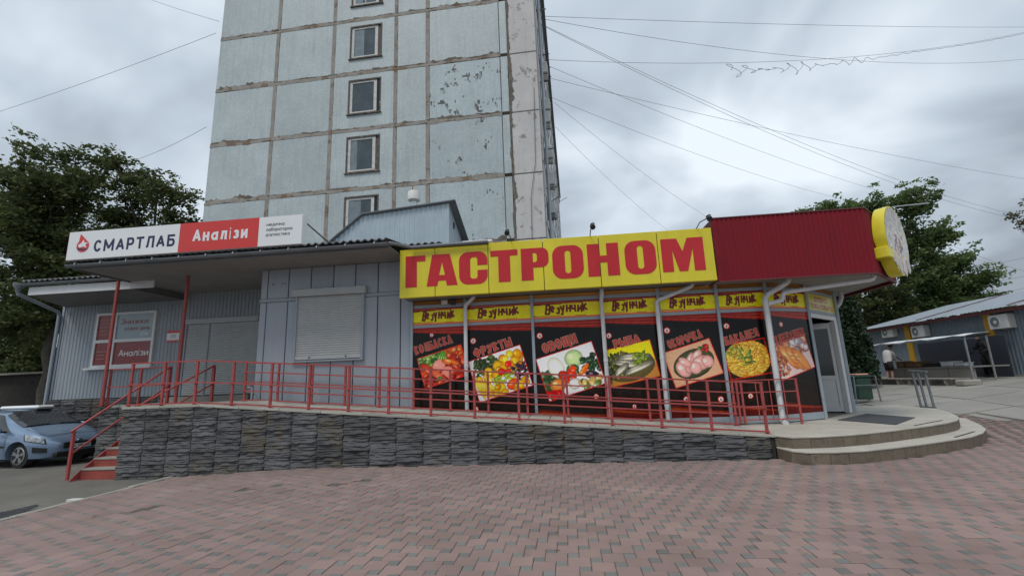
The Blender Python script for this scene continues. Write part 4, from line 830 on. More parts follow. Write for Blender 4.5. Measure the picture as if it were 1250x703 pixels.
# spotlights on arms above the sign
for x, dx, lab in ((-1.09, -.03, 'black spotlight on an arm above the left part of the yellow sign'), (.83, .03, 'black spotlight on an arm above the middle of the yellow sign'), (3.32, .12, 'black spotlight on an arm at the right end of the yellow sign')):
    o = (x, 10.86, 4.96); t = thing('sign_spotlight', lab, 'spotlight', o, 0, 'spotlights over the shop sign')
    lt(B().tube([(x, 10.86, 4.95), (x+dx*.3, 10.6, 5.05), (x+dx, 10.25, 5.03)], .012, 6), o).obj('arm', 'blackmetal', t)
    lt(B().tube([(x+dx, 10.28, 5.08), (x+dx, 10.25, 5.05), (x+dx, 10.20, 5.0), (x+dx, 10.17, 4.97)], [.03, .055, .06, .065], 10), o).obj('lamp_head', 'blackmetal', t, True)
    lt(B().tube([(x+dx-.06, 10.22, 5.07), (x+dx, 10.22, 5.11), (x+dx+.06, 10.22, 5.07)], .008, 6), o).obj('bracket', 'galv', t)

# ------------------------------------------------------------------ round yellow logo sign on the canopy corner
cc = Vector((7.72, 11.38, 0)); cd = Vector((.785, .62, 0)).normalized(); cn = Vector((cd.y, -cd.x, 0))
lg = thing('logo_sign', 'thick yellow oval lightbox with a faded picture on the canopy corner', 'sign', (cc.x, cc.y, 4.4)); LGO = (cc.x, cc.y, 4.4)
def lgf(u, w, z): q = cc+cd*u+cn*w; return (q.x-LGO[0], q.y-LGO[1], z-LGO[2])
ov = []
for k in range(40):
    a = 2*math.pi*k/40; ov.append((.60*math.cos(a)*(1.0 if math.sin(a) > 0 else .92), 4.46+.84*math.sin(a)))
B().prism(ov, .02, .26, 'y').map(lgf).obj('housing', 'yellow', lg, True)
B().prism([(-.66, 4.0), (-.36, 3.98), (-.36, 4.22), (-.66, 4.26)], -.05, .27, 'y').map(lgf).obj('side_box', 'yellow', lg, bevel=.02)
cv = Canvas(1.2, 3.66, 5.27, .02); m_ = ((cv.U-.6)/.585)**2+((cv.Z-4.46)/.82)**2
cv.C[:] = np.array((198, 190, 180))/255
rr2 = np.random.default_rng(3); cv.p, cv.q = cv.U, cv.Z
for _ in range(90): w_ = rr2.uniform(168, 205); cv.ell(rr2.uniform(0, 1.2), rr2.uniform(3.7, 5.2), rr2.uniform(.05, .2), rr2.uniform(.03, .07), rr2.uniform(1.2, 1.9), (w_, w_*.97, w_*.93), 0, .95)
for _ in range(26): cv.ell(.58+rr2.normal(0, .12), 4.35+rr2.normal(0, .16), rr2.uniform(.03, .10), rr2.uniform(.02, .05), rr2.uniform(0, 3), [(156, 64, 52), (84, 72, 72), (170, 110, 90), (70, 60, 60)][rr2.integers(4)], 0, .85)
for _ in range(30): cv.ell(rr2.uniform(.2, 1.0), 3.92+rr2.normal(0, .1), rr2.uniform(.04, .14), rr2.uniform(.02, .05), rr2.uniform(0, 3), [(206, 150, 130), (196, 176, 60), (214, 190, 180)][rr2.integers(3)], 0, .9)
cv.noise(.06, 4, 2)
I = np.arange(cv.nu*cv.nz).reshape(cv.nz, cv.nu); q = np.stack([I[:-1, :-1], I[:-1, 1:], I[1:, 1:], I[1:, :-1]], -1).reshape(-1, 4); q = q[(m_.ravel()[q] < 1).all(1)]
vv = np.array([lgf(u-.6, .264, z) for u, z in zip(cv.U.ravel(), cv.Z.ravel())]); m = np_mesh('picture', vv, q, 'print'); at = m.color_attributes.new('col', 'FLOAT_COLOR', 'POINT'); c4 = np.ones((cv.nu*cv.nz, 4), np.float32); c4[:, :3] = srgb_lin(cv.C.reshape(-1, 3)); at.data.foreach_set('color', c4.ravel()); link(bpy.data.objects.new('picture', m), lg)
for k, (u, z, a_) in enumerate(((-.12, 3.72, .5), (.12, 3.66, .2), (.34, 3.74, -.5), (-.3, 3.86, .9))):
    B().prism([(u-.08, z+.28), (u-.10, z+.05), (u, z-.06), (u+.10, z+.05), (u+.09, z+.28)], .267, .276, 'y').map(lgf).obj('peeling_film', 'logoface', lg)
B().tube([lgf(.0, .3, 5.27), lgf(.55, .45, 5.36), lgf(1.45, .6, 5.52)], .014, 6).obj('rod', 'galv', lg)

# ------------------------------------------------------------------ lab building (grey panels, recessed entrance, canopy roof)
lab = thing('lab_building', 'low grey metal-clad building with shuttered window and recessed shuttered doors', 'building', (-9, 12, 0)); LBO = (-9, 12, 0)
def lb(b): return lt(b, LBO)
lb(B().box(-8.06, -3.88, 11.58, 17.6, -.3, 4.84)).obj('wall_core', 'seam', lab)
lb(B().box(-16.86, -8.07, 13.82, 17.6, -.3, 4.84)).obj('wall_core', 'seam', lab)
SEAM = [-8.12, -7.92, -7.31, -6.67, -6.03, -5.41, -4.78, -4.15, -3.87]
for i in range(len(SEAM)-1):
    a, c = SEAM[i]+.012, SEAM[i+1]-.012
    lb(B().box(a, c, 11.52, 11.575, 4.03, 4.85)).obj('wall_panel', 'panelgrey', lab, bevel=.012)
    lb(B().box(a, c, 11.52, 11.575, .9, 3.93)).obj('wall_panel', 'panelgrey', lab, bevel=.012)
lb(B().box(-8.12, -3.87, 11.50, 11.572, 3.935, 4.025)).obj('trim_strip', 'trimgrey', lab, bevel=.008)
lb(B().box(-8.12, -8.065, 11.575, 13.8, .9, 4.85)).obj('return_wall', 'panelgrey', lab)
for x in (-7.75, -7.5, -7.78, -7.42): lb(B().box(x, x+.025, 11.512, 11.522, 4.42, 4.445)).obj('screw_plug', 'seam', lab)
# window roller shutter
def slats(x0, x1, z0, z1, y, n, name, mat, parent, off):
    b = B(); dz = (z1-z0)/n
    for k in range(n):
        za_ = z0+k*dz; pr = [(0, 0), (-.012, .25), (-.016, .5), (-.012, .75), (0, .97)]
        i = len(b.v)
        for d, t_ in pr: b.v += [(x0, y+d, za_+t_*dz), (x1, y+d, za_+t_*dz)]
        for s_ in range(4): b.f.append((i+2*s_, i+2*s_+1, i+2*s_+3, i+2*s_+2))
    return lt(b, off).obj(name, mat, parent)
shu = lb(B().box(-7.12, -5.06, 11.36, 11.515, 4.02, 4.22)).obj('roller_shutter', 'shutterbox', lab, bevel=.015)
slats(-6.98, -5.18, 2.44, 4.02, 11.485, 26, 'slats', 'shutter', shu, LBO)
lb(B().box(-6.98, -5.18, 11.455, 11.495, 2.34, 2.44)).obj('bottom_bar', 'shutter', shu, bevel=.006)
for x in (-7.04, -5.18): lb(B().box(x, x+.06, 11.44, 11.518, 2.32, 4.02)).obj('guide', 'trimgrey', shu)
for x in (-6.6, -5.6): lb(B().box(x, x+.04, 11.44, 11.454, 2.38, 2.41)).obj('lock', 'blackmetal', shu)
lb(B().box(-7.06, -5.1, 11.42, 11.518, 2.28, 2.318)).obj('sill', 'trimgrey', shu)
# recessed wall of profiled sheet
corr('profiled_wall', 'corrgrey', lab, -16.86, -12.30, 1.55, 4.86, lambda u, d, z: (u-LBO[0], 13.80-d-LBO[1], z), .13, .018)
corr('profiled_wall', 'corrgrey', lab, -12.30, -8.07, 3.96, 4.86, lambda u, d, z: (u-LBO[0], 13.80-d-LBO[1], z), .13, .018)
corr('profiled_wall', 'corrgrey', lab, -9.64, -8.07, 1.40, 3.96, lambda u, d, z: (u-LBO[0], 13.80-d-LBO[1], z), .13, .018)
corr('profiled_wall', 'corrgrey', lab, 13.80, 17.6, 1.55, 4.86, lambda u, d, z: (-16.87-d-LBO[0], u-LBO[1], z), .13, .018)
lb(B().box(-16.9, -16.82, 13.76, 13.86, 1.5, 4.83)).obj('corner_trim', 'trimgrey', lab)
# shuttered double doors
sd = lb(B().box(-12.24, -9.64, 13.66, 13.80, 3.80, 3.97)).obj('door_shutter', 'shutterbox', lab, bevel=.01)
slats(-12.16, -11.41, 1.52, 3.80, 13.76, 34, 'slats', 'shutter', sd, LBO); slats(-11.36, -9.70, 1.52, 3.80, 13.76, 34, 'slats', 'shutter', sd, LBO)
for x in (-12.22, -11.41, -9.70): lb(B().box(x, x+.055, 13.72, 13.80, 1.51, 3.80)).obj('guide', 'trimgrey', sd)
# lab window, four lights
lw = lb(B().box(-15.52, -13.32, 13.72, 13.80, 2.53, 2.61).box(-15.52, -13.32, 13.72, 13.80, 4.26, 4.34).box(-15.52, -15.44, 13.72, 13.80, 2.61, 4.26).box(-13.40, -13.32, 13.72, 13.80, 2.61, 4.26).box(-14.83, -14.74, 13.72, 13.80, 2.61, 4.26).box(-15.44, -14.83, 13.72, 13.80, 3.34, 3.44).box(-14.74, -13.40, 13.72, 13.80, 3.34, 3.44)).obj('window', 'framewhite', lab)
lb(B().box(-15.66, -13.24, 13.62, 13.80, 2.46, 2.525)).obj('sill', 'framewhite', lw, bevel=.01)
for x0, x1, z0, z1, m_ in ((-15.44, -14.83, 3.44, 4.26, 'filmred'), (-15.44, -14.83, 2.61, 3.34, 'filmred'), (-14.74, -13.40, 3.44, 4.26, 'filmblue'), (-14.74, -13.40, 2.61, 3.34, 'filmred')):
    lb(B().box(x0, x1, 13.755, 13.765, z0, z1)).obj('pane', m_, lw)
def lbl(x, y, z): return (x-LBO[0], y-LBO[1], z-LBO[2])
lettering('pane_lettering', 'Знижки', 'filmred', lw, -14.62, 3.93, 13.752, .19, 1.02, .17, fn=lbl)
lettering('pane_lettering', 'кожен день', 'filmred', lw, -14.44, 3.72, 13.752, .14, .92, .15, fn=lbl)
lettering('pane_lettering', '30%', 'whitesign', lw, -13.86, 3.52, 13.752, .12, .30, .12, fn=lbl)
lettering('pane_lettering', 'Аналізи', 'whitesign', lw, -14.56, 2.87, 13.752, .22, 1.08, .13, fn=lbl)
for i, z in enumerate((4.1, 3.98, 3.86, 3.74, 3.62, 3.05, 2.93, 2.81)):
    lb(B().box(-15.36, -15.36+(.42, .3, .36, .26, .33, .4, .28, .3)[i], 13.751, 13.754, z, z+.012)).obj('small_print', 'headtan', lw)
pl = lb(B().box(-12.86, -12.42, 13.74, 13.765, 3.26, 3.64)).obj('name_plate', 'whitesign', lab)
lb(B().box(-12.858, -12.422, 13.735, 13.739, 3.55, 3.638)).obj('plate_band', 'redsign', pl); lb(B().box(-12.858, -12.422, 13.735, 13.739, 3.262, 3.32)).obj('plate_band', 'redsign', pl)
for z in (3.48, 3.44, 3.40): lb(B().box(-12.74, -12.54, 13.737, 13.739, z, z+.012)).obj('plate_print', 'greytext', pl)
# stone plinth of the recessed part
lb(B().box(-16.9, -12.66, 13.70, 13.9, -.4, 1.54)).obj('plinth', 'joint', lab)
pcl = lab
x = -16.9; c_ = 0
while x < -12.7:
    for k in range(7):
        o = inst('cladding_tile', CL[(c_*2+k*3) % 5], (x-LBO[0], 13.70-LBO[1], 1.52-(k+1)*TH), lab, scale=(1, random.uniform(.85, 1.1), 1))
    x += TW; c_ += 1
# canopy roof: soffit boards, gutter, corrugated sheets
y0 = 10.24
k = 0
while y0 < 13.8:
    lb(B().box(-12.40, -3.96 if y0 < 11.45 else -8.1, y0+.003, min(y0+.097, 13.79), 4.855, 4.87)).obj('soffit_board', 'soffit', lab); y0 += .10
lb(B().box(-12.44, -3.95, 10.20, 10.235, 4.83, 4.98)).obj('fascia_board', 'gutter', lab)
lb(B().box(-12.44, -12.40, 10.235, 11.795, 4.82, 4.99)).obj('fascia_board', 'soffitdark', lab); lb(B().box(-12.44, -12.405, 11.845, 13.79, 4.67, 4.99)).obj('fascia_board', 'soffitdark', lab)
def gutterhalf(x0, x1, y, z, r=.075):
    b = B(); n = 9
    for x in (x0, x1):
        for k in range(n): a = R(180+180*k/(n-1)); b.v.append((x, y+r*math.cos(a), z+r*math.sin(a)))
        for k in range(n): a = R(180+180*k/(n-1)); b.v.append((x, y+(r-.008)*math.cos(a), z+(r-.008)*math.sin(a)))
    for k in range(n-1): b.f += [(k, k+1, 2*n+k+1, 2*n+k), (n+k, 3*n+k, 3*n+k+1, n+k+1)]
    b.f += [(0, 2*n, 3*n, n), (n-1, 2*n-1, 4*n-1, 3*n-1)]+[(k, n+k, n+k+1, k+1) for k in range(n-1)]+[(2*n+k, 2*n+k+1, 3*n+k+1, 3*n+k) for k in range(n-1)]
    return lb(b).obj('gutter', 'gutter', lab, True)
gutterhalf(-12.5, -3.97, 10.12, 4.93)
lb(B().tube([(-3.97, 10.14, 4.93), (-3.85, 10.3, 4.94), (-3.6, 10.70, 4.955), (-1.66, 10.70, 4.975)], .042, 10)).obj('gutter', 'gutter', lab, True)
for i in range(12): x = -12.2+i*.72; lb(B().tube([(x, 10.22, 4.99), (x, 10.10, 4.965), (x, 10.035, 4.95), (x, 10.03, 4.90)], .012, 6)).obj('gutter_bracket', 'galv', lab)
def wave_roof(x0, x1, ya, za_, yb, zb, pitch=.177, amp=.026, name='roof_sheet', th=.02):
    b = B(); n = int((x1-x0)/pitch*8)
    for i in range(n+1):
        x = x0+(x1-x0)*i/n; w_ = amp*math.cos(2*math.pi*(x-x0)/pitch)
        b.v += [(x, ya, za_+w_), (x, yb, zb+w_), (x, ya, za_+w_-th), (x, yb, zb+w_-th)]
    for i in range(n):
        a = 4*i; b.f += [(a, a+4, a+5, a+1), (a+2, a+3, a+7, a+6), (a, a+2, a+6, a+4), (a+1, a+5, a+7, a+3)]
    return lb(b).obj(name, 'rooftile', lab, True)
x = -12.5
while x < -3.0:
    x1 = min(x+1.062, -3.96 if x < -3.97 else -2.9); wave_roof(x, x1-.01, *((10.08, 5.03) if x < -3.97 else (10.74, 5.06)), 17.6, 6.25); x = x1
lb(B().box(-3.6, -1.66, 10.76, 11.4, 4.985, 5.0)).obj('metal_flashing', 'gutter', lab)
lb(B().tube([(-2.35, 11.0, 5.07), (-1.6, 11.0, 5.07)], .05, 10)).obj('vent_pipe', 'acwhite', lab, True)
# lower roof on the left with white fascia
lb(B().box(-15.75, -11.65, 11.80, 11.84, 4.64, 4.88)).obj('fascia_board', 'whitemetal', lab)
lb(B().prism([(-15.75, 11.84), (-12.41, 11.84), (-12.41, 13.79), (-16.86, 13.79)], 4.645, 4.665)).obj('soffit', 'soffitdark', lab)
gutterhalf(-15.95, -11.7, 11.72, 4.97, .07)
x = -15.9
while x < -12.5: x1 = min(x+1.062, -12.5); wave_roof(x, x1-.01, 11.68, 5.06, 17.6, 6.1); x = x1
for i in range(5): x = -15.6+i*.8; lb(B().tube([(x, 11.8, 5.03), (x, 11.70, 5.0), (x, 11.645, 4.99)], .012, 6)).obj('gutter_bracket', 'galv', lab)
lb(B().tube([(-16.0, 11.72, 5.0), (-16.0, 11.72, 4.92), (-16.0, 11.72, 4.80), (-16.0, 11.72, 4.72)], [.13, .13, .06, .05], 10)).obj('rain_hopper', 'gutter', lab, True)
lb(B().tube([(-16.0, 11.72, 4.80), (-16.02, 11.75, 4.68), (-16.88, 13.62, 4.45), (-16.93, 13.70, 4.36), (-16.93, 13.70, 1.2)], .05, 10)).obj('downpipe', 'pipegrey', lab, True)
lb(B().box(-17.1, -16.96, 13.9, 14.3, 3.3, 3.75)).obj('meter_box', 'acwhite', lab)

# ------------------------------------------------------------------ lab sign
ls = thing('lab_sign', 'long white and red lightbox sign reading СМАРТЛАБ Аналізи on the canopy edge', 'sign', (-9.3, 10.15, 4.94)); LSO = (-9.3, 10.15, 4.94)
def l2(b): return lt(b, LSO)
def lsf(x, y, z): return (x-LSO[0], y-LSO[1], z-LSO[2])
l2(B().box(-12.44, -6.09, 10.02, 10.22, 5.02, 5.78)).obj('housing', 'whitesign', ls, bevel=.012)
l2(B().box(-12.43, -9.335, 10.006, 10.018, 5.03, 5.77)).obj('face_panel', 'whitesign', ls)
l2(B().box(-9.33, -7.222, 10.004, 10.018, 5.028, 5.772)).obj('face_panel', 'redsign', ls)
l2(B().box(-7.218, -6.10, 10.006, 10.018, 5.03, 5.77)).obj('face_panel', 'whitesign', ls)
l2(B().box(-12.452, -12.44, 10.02, 10.22, 5.03, 5.77)).obj('end_cap', 'redsign', ls)
def letters(word, mat, x, z, y, h, width, t, gap):
    adv = [GL[c][0] for c in word]; k = (width-gap*(len(word)-1))/sum(adv)
    for c, a in zip(word, adv):
        o = lettering('letter', c, mat, ls, x, z, y, h, a*k, t, fn=lsf); del o['kind']; x += a*k+gap
letters('СМАРТЛАБ', 'navy', -11.68, 5.20, 10.003, .31, 2.24, .185, .06)
letters('Аналізи', 'whitesign', -8.96, 5.27, 10.0, .32, 1.46, .19, .05)
for i, s_ in enumerate(('медична', 'лабораторна', 'діагностика')): lettering('lettering', s_, 'greytext', ls, -7.02, 5.53-i*.13, 10.003, .09, (.47, .68, .62)[i], .14, fn=lsf)
drop = [(-12.1, 5.70)]+[(-12.0+.175*math.cos(R(a)), 5.38+.165*math.sin(R(a))) for a in range(35, -226, -20)]
l2(B().prism(drop, 9.998, 10.004, 'y')).obj('drop_emblem', 'redsign', ls)
l2(B().prism([(-12.13, 5.40), (-12.04, 5.46), (-11.99, 5.54), (-11.95, 5.46), (-11.85, 5.46), (-11.92, 5.40), (-11.88, 5.32), (-11.97, 5.36), (-12.08, 5.33)], 9.992, 9.997, 'y')).obj('bird_emblem', 'whitesign', ls)
l2(B().prism([(-12.16, 5.34), (-12.0, 5.30), (-11.86, 5.30), (-11.95, 5.26), (-12.1, 5.28)], 9.992, 9.997, 'y')).obj('emblem_stroke', 'navy', ls)
for x in (-12.2, -10.8, -9.4, -8.0, -6.6): l2(B().bar((x, 10.12, 4.99), (x, 10.14, 5.04), .03)).obj('bracket', 'blackmetal', ls)
l2(B().bar((-6.12, 10.22, 5.62), (-5.75, 10.95, 5.18), .025)).obj('strut', 'blackmetal', ls); l2(B().bar((-12.3, 10.22, 5.62), (-12.3, 10.95, 5.18), .025)).obj('strut', 'blackmetal', ls)

# ------------------------------------------------------------------ sheet-metal hut on the roof
hut = thing('roof_hut', 'pale blue sheet-metal roof hut with sloping roof above the grey wall', 'roof hut', (-5.3, 13.5, 5.4)); HO = (-5.3, 13.5, 5.4)
def hz(u): return 6.09+(u+7.31)*(.91/1.16) if u < -6.15 else 7.0+(u+6.15)*(.2/2.84)
corr('front_wall', 'tin', hut, -7.31, -3.31, 5.45, 7.2, lambda u, d, z: (u-HO[0], 13.5-d-HO[1], z-HO[2]), .16, .016, ztop=hz)
lt(B().prism([(13.5, 5.4), (13.5, 7.19), (16.3, 6.15), (16.3, 5.4)], -3.33, -3.30, 'x'), HO).obj('side_wall', 'tin', hut)
ra = [(-7.42, 6.02), (-6.15, 7.03), (-3.08, 7.25)]
t = B()
for x, z in ra: t.v += [(x, 13.38, z), (x, 16.6, z-1.10), (x, 13.38, z+.03), (x, 16.6, z-1.07)]
for i in range(2): a = 4*i; t.f += [(a, a+4, a+5, a+1), (a+2, a+3, a+7, a+6), (a, a+2, a+6, a+4), (a+1, a+5, a+7, a+3)]
t.f += [(0, 1, 3, 2), (8, 10, 11, 9)]; lt(t, HO).obj('roof', 'tinroof', hut)
lt(B().box(-3.29, -3.27, 14.0, 14.12, 6.55, 6.75), HO).obj('vent', 'blackmetal', hut)
lt(B().box(-5.6, -4.75, 12.3, 12.42, 5.50, 5.72), HO).obj('hatch', 'acwhite', hut, bevel=.01)
ch = thing('chimney_pipe', 'galvanised chimney pipe with a wide cap rising behind the roof hut', 'chimney', (-4.95, 15.0, 6.3)); CHO = (-4.95, 15.0, 6.3)
lt(B().tube([(-4.95, 15, 6.2), (-4.95, 15, 8.06)], .11, 14), CHO).obj('pipe', 'galv', ch, True)
lt(B().tube([(-4.95, 15, 7.98), (-4.95, 15, 8.03), (-4.95, 15, 8.04), (-4.95, 15, 8.33), (-4.95, 15, 8.36)], [.12, .21, .22, .22, .20], 14), CHO).obj('cap', 'acwhite', ch, True)

# ------------------------------------------------------------------ apartment tower
tw = thing('apartment_tower', 'tall panel apartment block in faded pale blue tile with crumbling joints', 'apartment block', (-9, 18, 0), R(-1.47))
CX = [-6.89, -3.77, -.88, 2.18, 3.70, 7.08]; RZ = [1.48, 4.34, 7.2, 10.06, 12.92, 15.78, 18.64, 21.5, 24.36, 27.22]
B().box(-6.88, 8.6, .10, 46, 0, 27.6).obj('wall_core', 'mortar_dark', tw)
jw, jh = .085, .085
for i in range(5):
    for j in range(len(RZ)-1):
        x0, x1, z0, z1 = CX[i]+(jw if i else .0), CX[i+1]-jw, RZ[j]+jh, RZ[j+1]-jh
        if i == 4: x1 = 7.0
        mt = 'mosaic'
        if i == 4: mt = 'mosaic_badly_chipped' if j == 4 else 'mosaic_chip' if j in (3, 2) else 'mosaic'
        if i == 2:
            wx0, wx1, wz0, wz1 = -.02, 1.44, z0+.75, z0+2.38
            B().box(x0, wx0, 0, .14, z0, z1).box(wx1, x1, 0, .14, z0, z1).box(wx0, wx1, 0, .14, z0, wz0).box(wx0, wx1, 0, .14, wz1, z1).obj('wall_panel', mt, tw)
            wn = B().box(wx0-.06, wx1+.06, -.012, .10, wz0-.07, wz0).box(wx0-.06, wx1+.06, -.012, .10, wz1, wz1+.07).box(wx0-.06, wx0, -.012, .10, wz0, wz1).box(wx1, wx1+.06, -.012, .10, wz0, wz1).obj('window', 'oldframe', tw)
            B().box(wx0, wx0+.13, .03, .09, wz0, wz1).box(wx1-.30, wx1-.16, .03, .09, wz0, wz1).box(wx0+.13, wx1-.30, .03, .09, wz0, wz0+.09).box(wx0+.13, wx1-.30, .03, .09, wz1-.10, wz1).obj('frame', 'oldwhite', wn)
            B().box(wx1-.16, wx1, .045, .09, wz0, wz1).obj('side_reveal', 'oldframe' if j % 2 else 'glassdark', wn)
            xm = wx0+.13+(.62, .45, .55, .30, .0, .48, .36, .5, .4)[j]
            if xm > wx0+.14: B().box(wx0+.13, xm, .055, .07, wz0+.09, wz1-.10).obj('curtained_pane', 'curtainpane', wn)
            B().box(xm, wx1-.30, .056, .07, wz0+.09, wz1-.10).obj('pane', 'glasstower', wn)
            if j == 6: B().box(.60, .64, .04, .06, wz0+.09, wz1-.1).obj('glazing_bar', 'oldwhite', wn)
            B().box(wx0-.10, wx1+.10, -.07, .05, wz0-.11, wz0-.072).obj('sill', 'oldframe', wn)
        else:
            B().box(x0, x1, 0, .14, z0, z1).obj('wall_panel', mt, tw, bevel=.015)
    # return strip and white end pier
for j in range(len(RZ)-1):
    B().box(7.03, 7.34, .012, .14, RZ[j]+jh, RZ[j+1]-jh).obj('edge_panel', 'mosaic_chip' if j == 4 else 'mosaic', tw)
    B().box(7.42, 8.63, .02, .16, RZ[j]+.02, RZ[j+1]-.02).obj('end_panel', 'whitewash', tw, bevel=.02)
# mortar smeared over the joints, ragged edges
def rag(x0, x1, z0, z1, seed, vert=False, mat='mortar', y=-.006, amp=.05):
    r = random.Random(seed); b = B(); L = (z1-z0) if vert else (x1-x0); n = max(4, int(L/.10)); off = [0, 0]; up, lo = [], []
    w = (x1-x0)/2 if vert else (z1-z0)/2; c = (x0+x1)/2 if vert else (z0+z1)/2
    for i in range(n+1):
        t = i/n; off[0] = off[0]*.7+r.gauss(0, amp*.45); off[1] = off[1]*.7+r.gauss(0, amp*.3)
        if r.random() < .05: off[0] += amp*1.6
        a, d = c+w+max(-w*.5, off[0]), c-w-max(-w*.5, off[1]); s_ = (z0 if vert else x0)+L*t
        up.append((a, s_) if vert else (s_, a)); lo.append((d, s_) if vert else (s_, d))
    for i in range(n):
        i0 = len(b.v); ys = y-r.uniform(0, .01)
        b.v += [(*lo[i], 0), (*lo[i+1], 0), (*up[i+1], 0), (*up[i], 0)]; b.v[i0:] = [(p[0], y, p[1]) for p in b.v[i0:]]
        b.f.append((i0, i0+1, i0+2, i0+3))
    rim = [(p[0], y, p[1]) for p in lo]+[(p[0], y, p[1]) for p in reversed(up)]; i0 = len(b.v); m = len(rim)
    b.v += rim+[(p[0], .08, p[2]) for p in rim]
    for k in range(m): b.f.append((i0+k, i0+(k+1) % m, i0+m+(k+1) % m, i0+m+k))
    return b.obj('joint_mortar', mat, tw)
sd_ = 0
for j in range(len(RZ)):
    for i in range(5):
        sd_ += 1; heavy = (i == 4 or i == 0)
        rag(CX[i], CX[i+1]-(0 if i < 4 else .05), RZ[j]-.085, RZ[j]+.06, sd_, False, 'mortar', -.008, .07 if heavy else .035)
        rag(CX[i]+.05, CX[i+1]-.05, RZ[j]+.035, RZ[j]+.10, sd_+500, False, 'mortar_dark', -.004, .075 if heavy else .04)
for i in range(1, 5):
    for j in range(len(RZ)-1): sd_ += 1; rag(CX[i]-.08, CX[i]+.08, RZ[j]+.1, RZ[j+1]-.1, sd_+900, True, 'mortar', -.003, .018)
for j in range(len(RZ)-1): rag(7.35, 7.43, RZ[j], RZ[j+1], 1500+j, True, 'mortar_dark', -.001, .05)
# long side towards the market: floors, glazed loggias, drainpipe, cable brackets
B().box(8.63, 8.70, .2, .45, 0, 27.3).obj('corner_strip', 'whitewash', tw)
for j in range(len(RZ)-1):
    for k in range(7):
        y0 = .6+k*6.2
        B().box(8.6, 8.66, y0, y0+6.1, RZ[j]+.05, RZ[j+1]-.05).obj('side_panel', 'whitewash', tw)
        for y1, w_ in ((y0+.8, 1.5), (y0+3.6, 1.5)):
            sw = B().box(8.655, 8.68, y1, y1+w_, RZ[j]+.85, RZ[j]+2.35).obj('side_window', 'oldframe', tw)
            B().box(8.682, 8.69, y1+.08, y1+w_-.08, RZ[j]+.93, RZ[j]+2.27).obj('pane', 'glasstower', sw)
B().tube([(8.80, .7, 0), (8.80, .7, 27.5)], .06, 8).obj('drainpipe', 'pipegrey', tw, True)
for z, y in ((18.6, .9), (18.0, 3.2), (17.95, 4.2), (18.2, 5.3), (15.6, 2), (12.4, 2.6), (9.9, 1.4)): B().bar((8.6, y, z), (9.15, y, z+.04), .035).obj('cable_bracket', 'blackmetal', tw)
B().box(-7.1, 8.9, -.25, 46.2, 27.62, 27.85).obj('roof', 'tinroof', tw)
B().tube([(7.9, -.02, 0.0), (8.1, -.03, 9.0), (8.35, -.03, 10.5), (8.45, -.02, 14)], .012, 5).obj('loose_cable', 'wire', tw)
B().box(3.0, 3.03, -.02, 0, 8.2, 9.95).obj('rust_pipe', 'orange', tw)
# AC units hung on the long side
def ac_unit(loc, rz, label, group, w=.82, h=.56, d=.30):
    "outdoor unit facing -Y in its own frame"
    t = thing('air_conditioner', label, 'air conditioner', loc, rz, group)
    B().box(-w/2, w/2, -d, 0, 0, h).obj('casing', 'acwhite', t, bevel=.02)
    ring = B()
    c = (-w*.12, h*.5); r_ = h*.40
    for k in range(20):
        a, a2 = 2*math.pi*k/20, 2*math.pi*(k+1)/20
        ring.poly([(c[0]+r_*math.cos(a), -d-.012, c[1]+r_*math.sin(a)), (c[0]+r_*math.cos(a2), -d-.012, c[1]+r_*math.sin(a2)), (c[0]+r_*.86*math.cos(a2), -d-.03, c[1]+r_*.86*math.sin(a2)), (c[0]+r_*.86*math.cos(a), -d-.03, c[1]+r_*.86*math.sin(a))])
    ring.obj('fan_ring', 'acwhite', t)
    B().prism([(c[0]+r_*.93*math.cos(2*math.pi*k/20), c[1]+r_*.93*math.sin(2*math.pi*k/20)) for k in range(20)], -d-.008, -d-.004, 'y').obj('fan_grille', 'gutter', t)
    B().prism([(c[0]+r_*.3*math.cos(2*math.pi*k/12), c[1]+r_*.3*math.sin(2*math.pi*k/12)) for k in range(12)], -d-.02, -d-.009, 'y').obj('fan_hub', 'acwhite', t)
    for sx in (-.3, .25): B().bar((sx, 0, -.03), (sx, -d-.02, -.03), .03).obj('bracket', 'gutter', t)
    return t
def twp(x, y, z): p = Matrix.Rotation(R(-1.47), 3, 'Z')@Vector((x, y, 0)); return (p.x-9, p.y+18, z)
ACS = [(16.3, 2.6), (15.2, 4.0), (13.4, 2.2), (12.2, 3.4), (10.6, 2.9), (9.6, 4.4), (8.9, 2.2)]
for k, (z, y) in enumerate(ACS):
    ac_unit(twp(8.68, y, z), R(88.5), ('highest', 'second highest', 'third highest', 'middle', 'third lowest', 'second lowest', 'lowest')[k]+' air conditioner on the long side of the apartment block', 'air conditioners on the apartment block', d=.34)
t = thing('satellite_dish', 'small pale satellite dish on the long side of the apartment block', 'satellite dish', twp(8.7, 6.0, 11.3)); 
dd = B(); 
for k in range(16):
    for m_ in range(5): rr = .38*m_/4; a = 2*math.pi*k/16; dd.v.append((.42+.5*rr*rr, rr*math.cos(a)-.1, rr*math.sin(a)))
for k in range(16):
    for m_ in range(4): a = k*5+m_; c = ((k+1) % 16)*5+m_; dd.f.append((a, c, c+1, a+1))
dd.obj('dish', 'acwhite', t, 'all'); B().bar((0, 0, -.2), (.42, -.1, 0), .04).obj('arm', 'gutter', t); B().bar((.42, -.1, -.3), (.9, -.1, -.05), .02).obj('feed_arm', 'gutter', t)

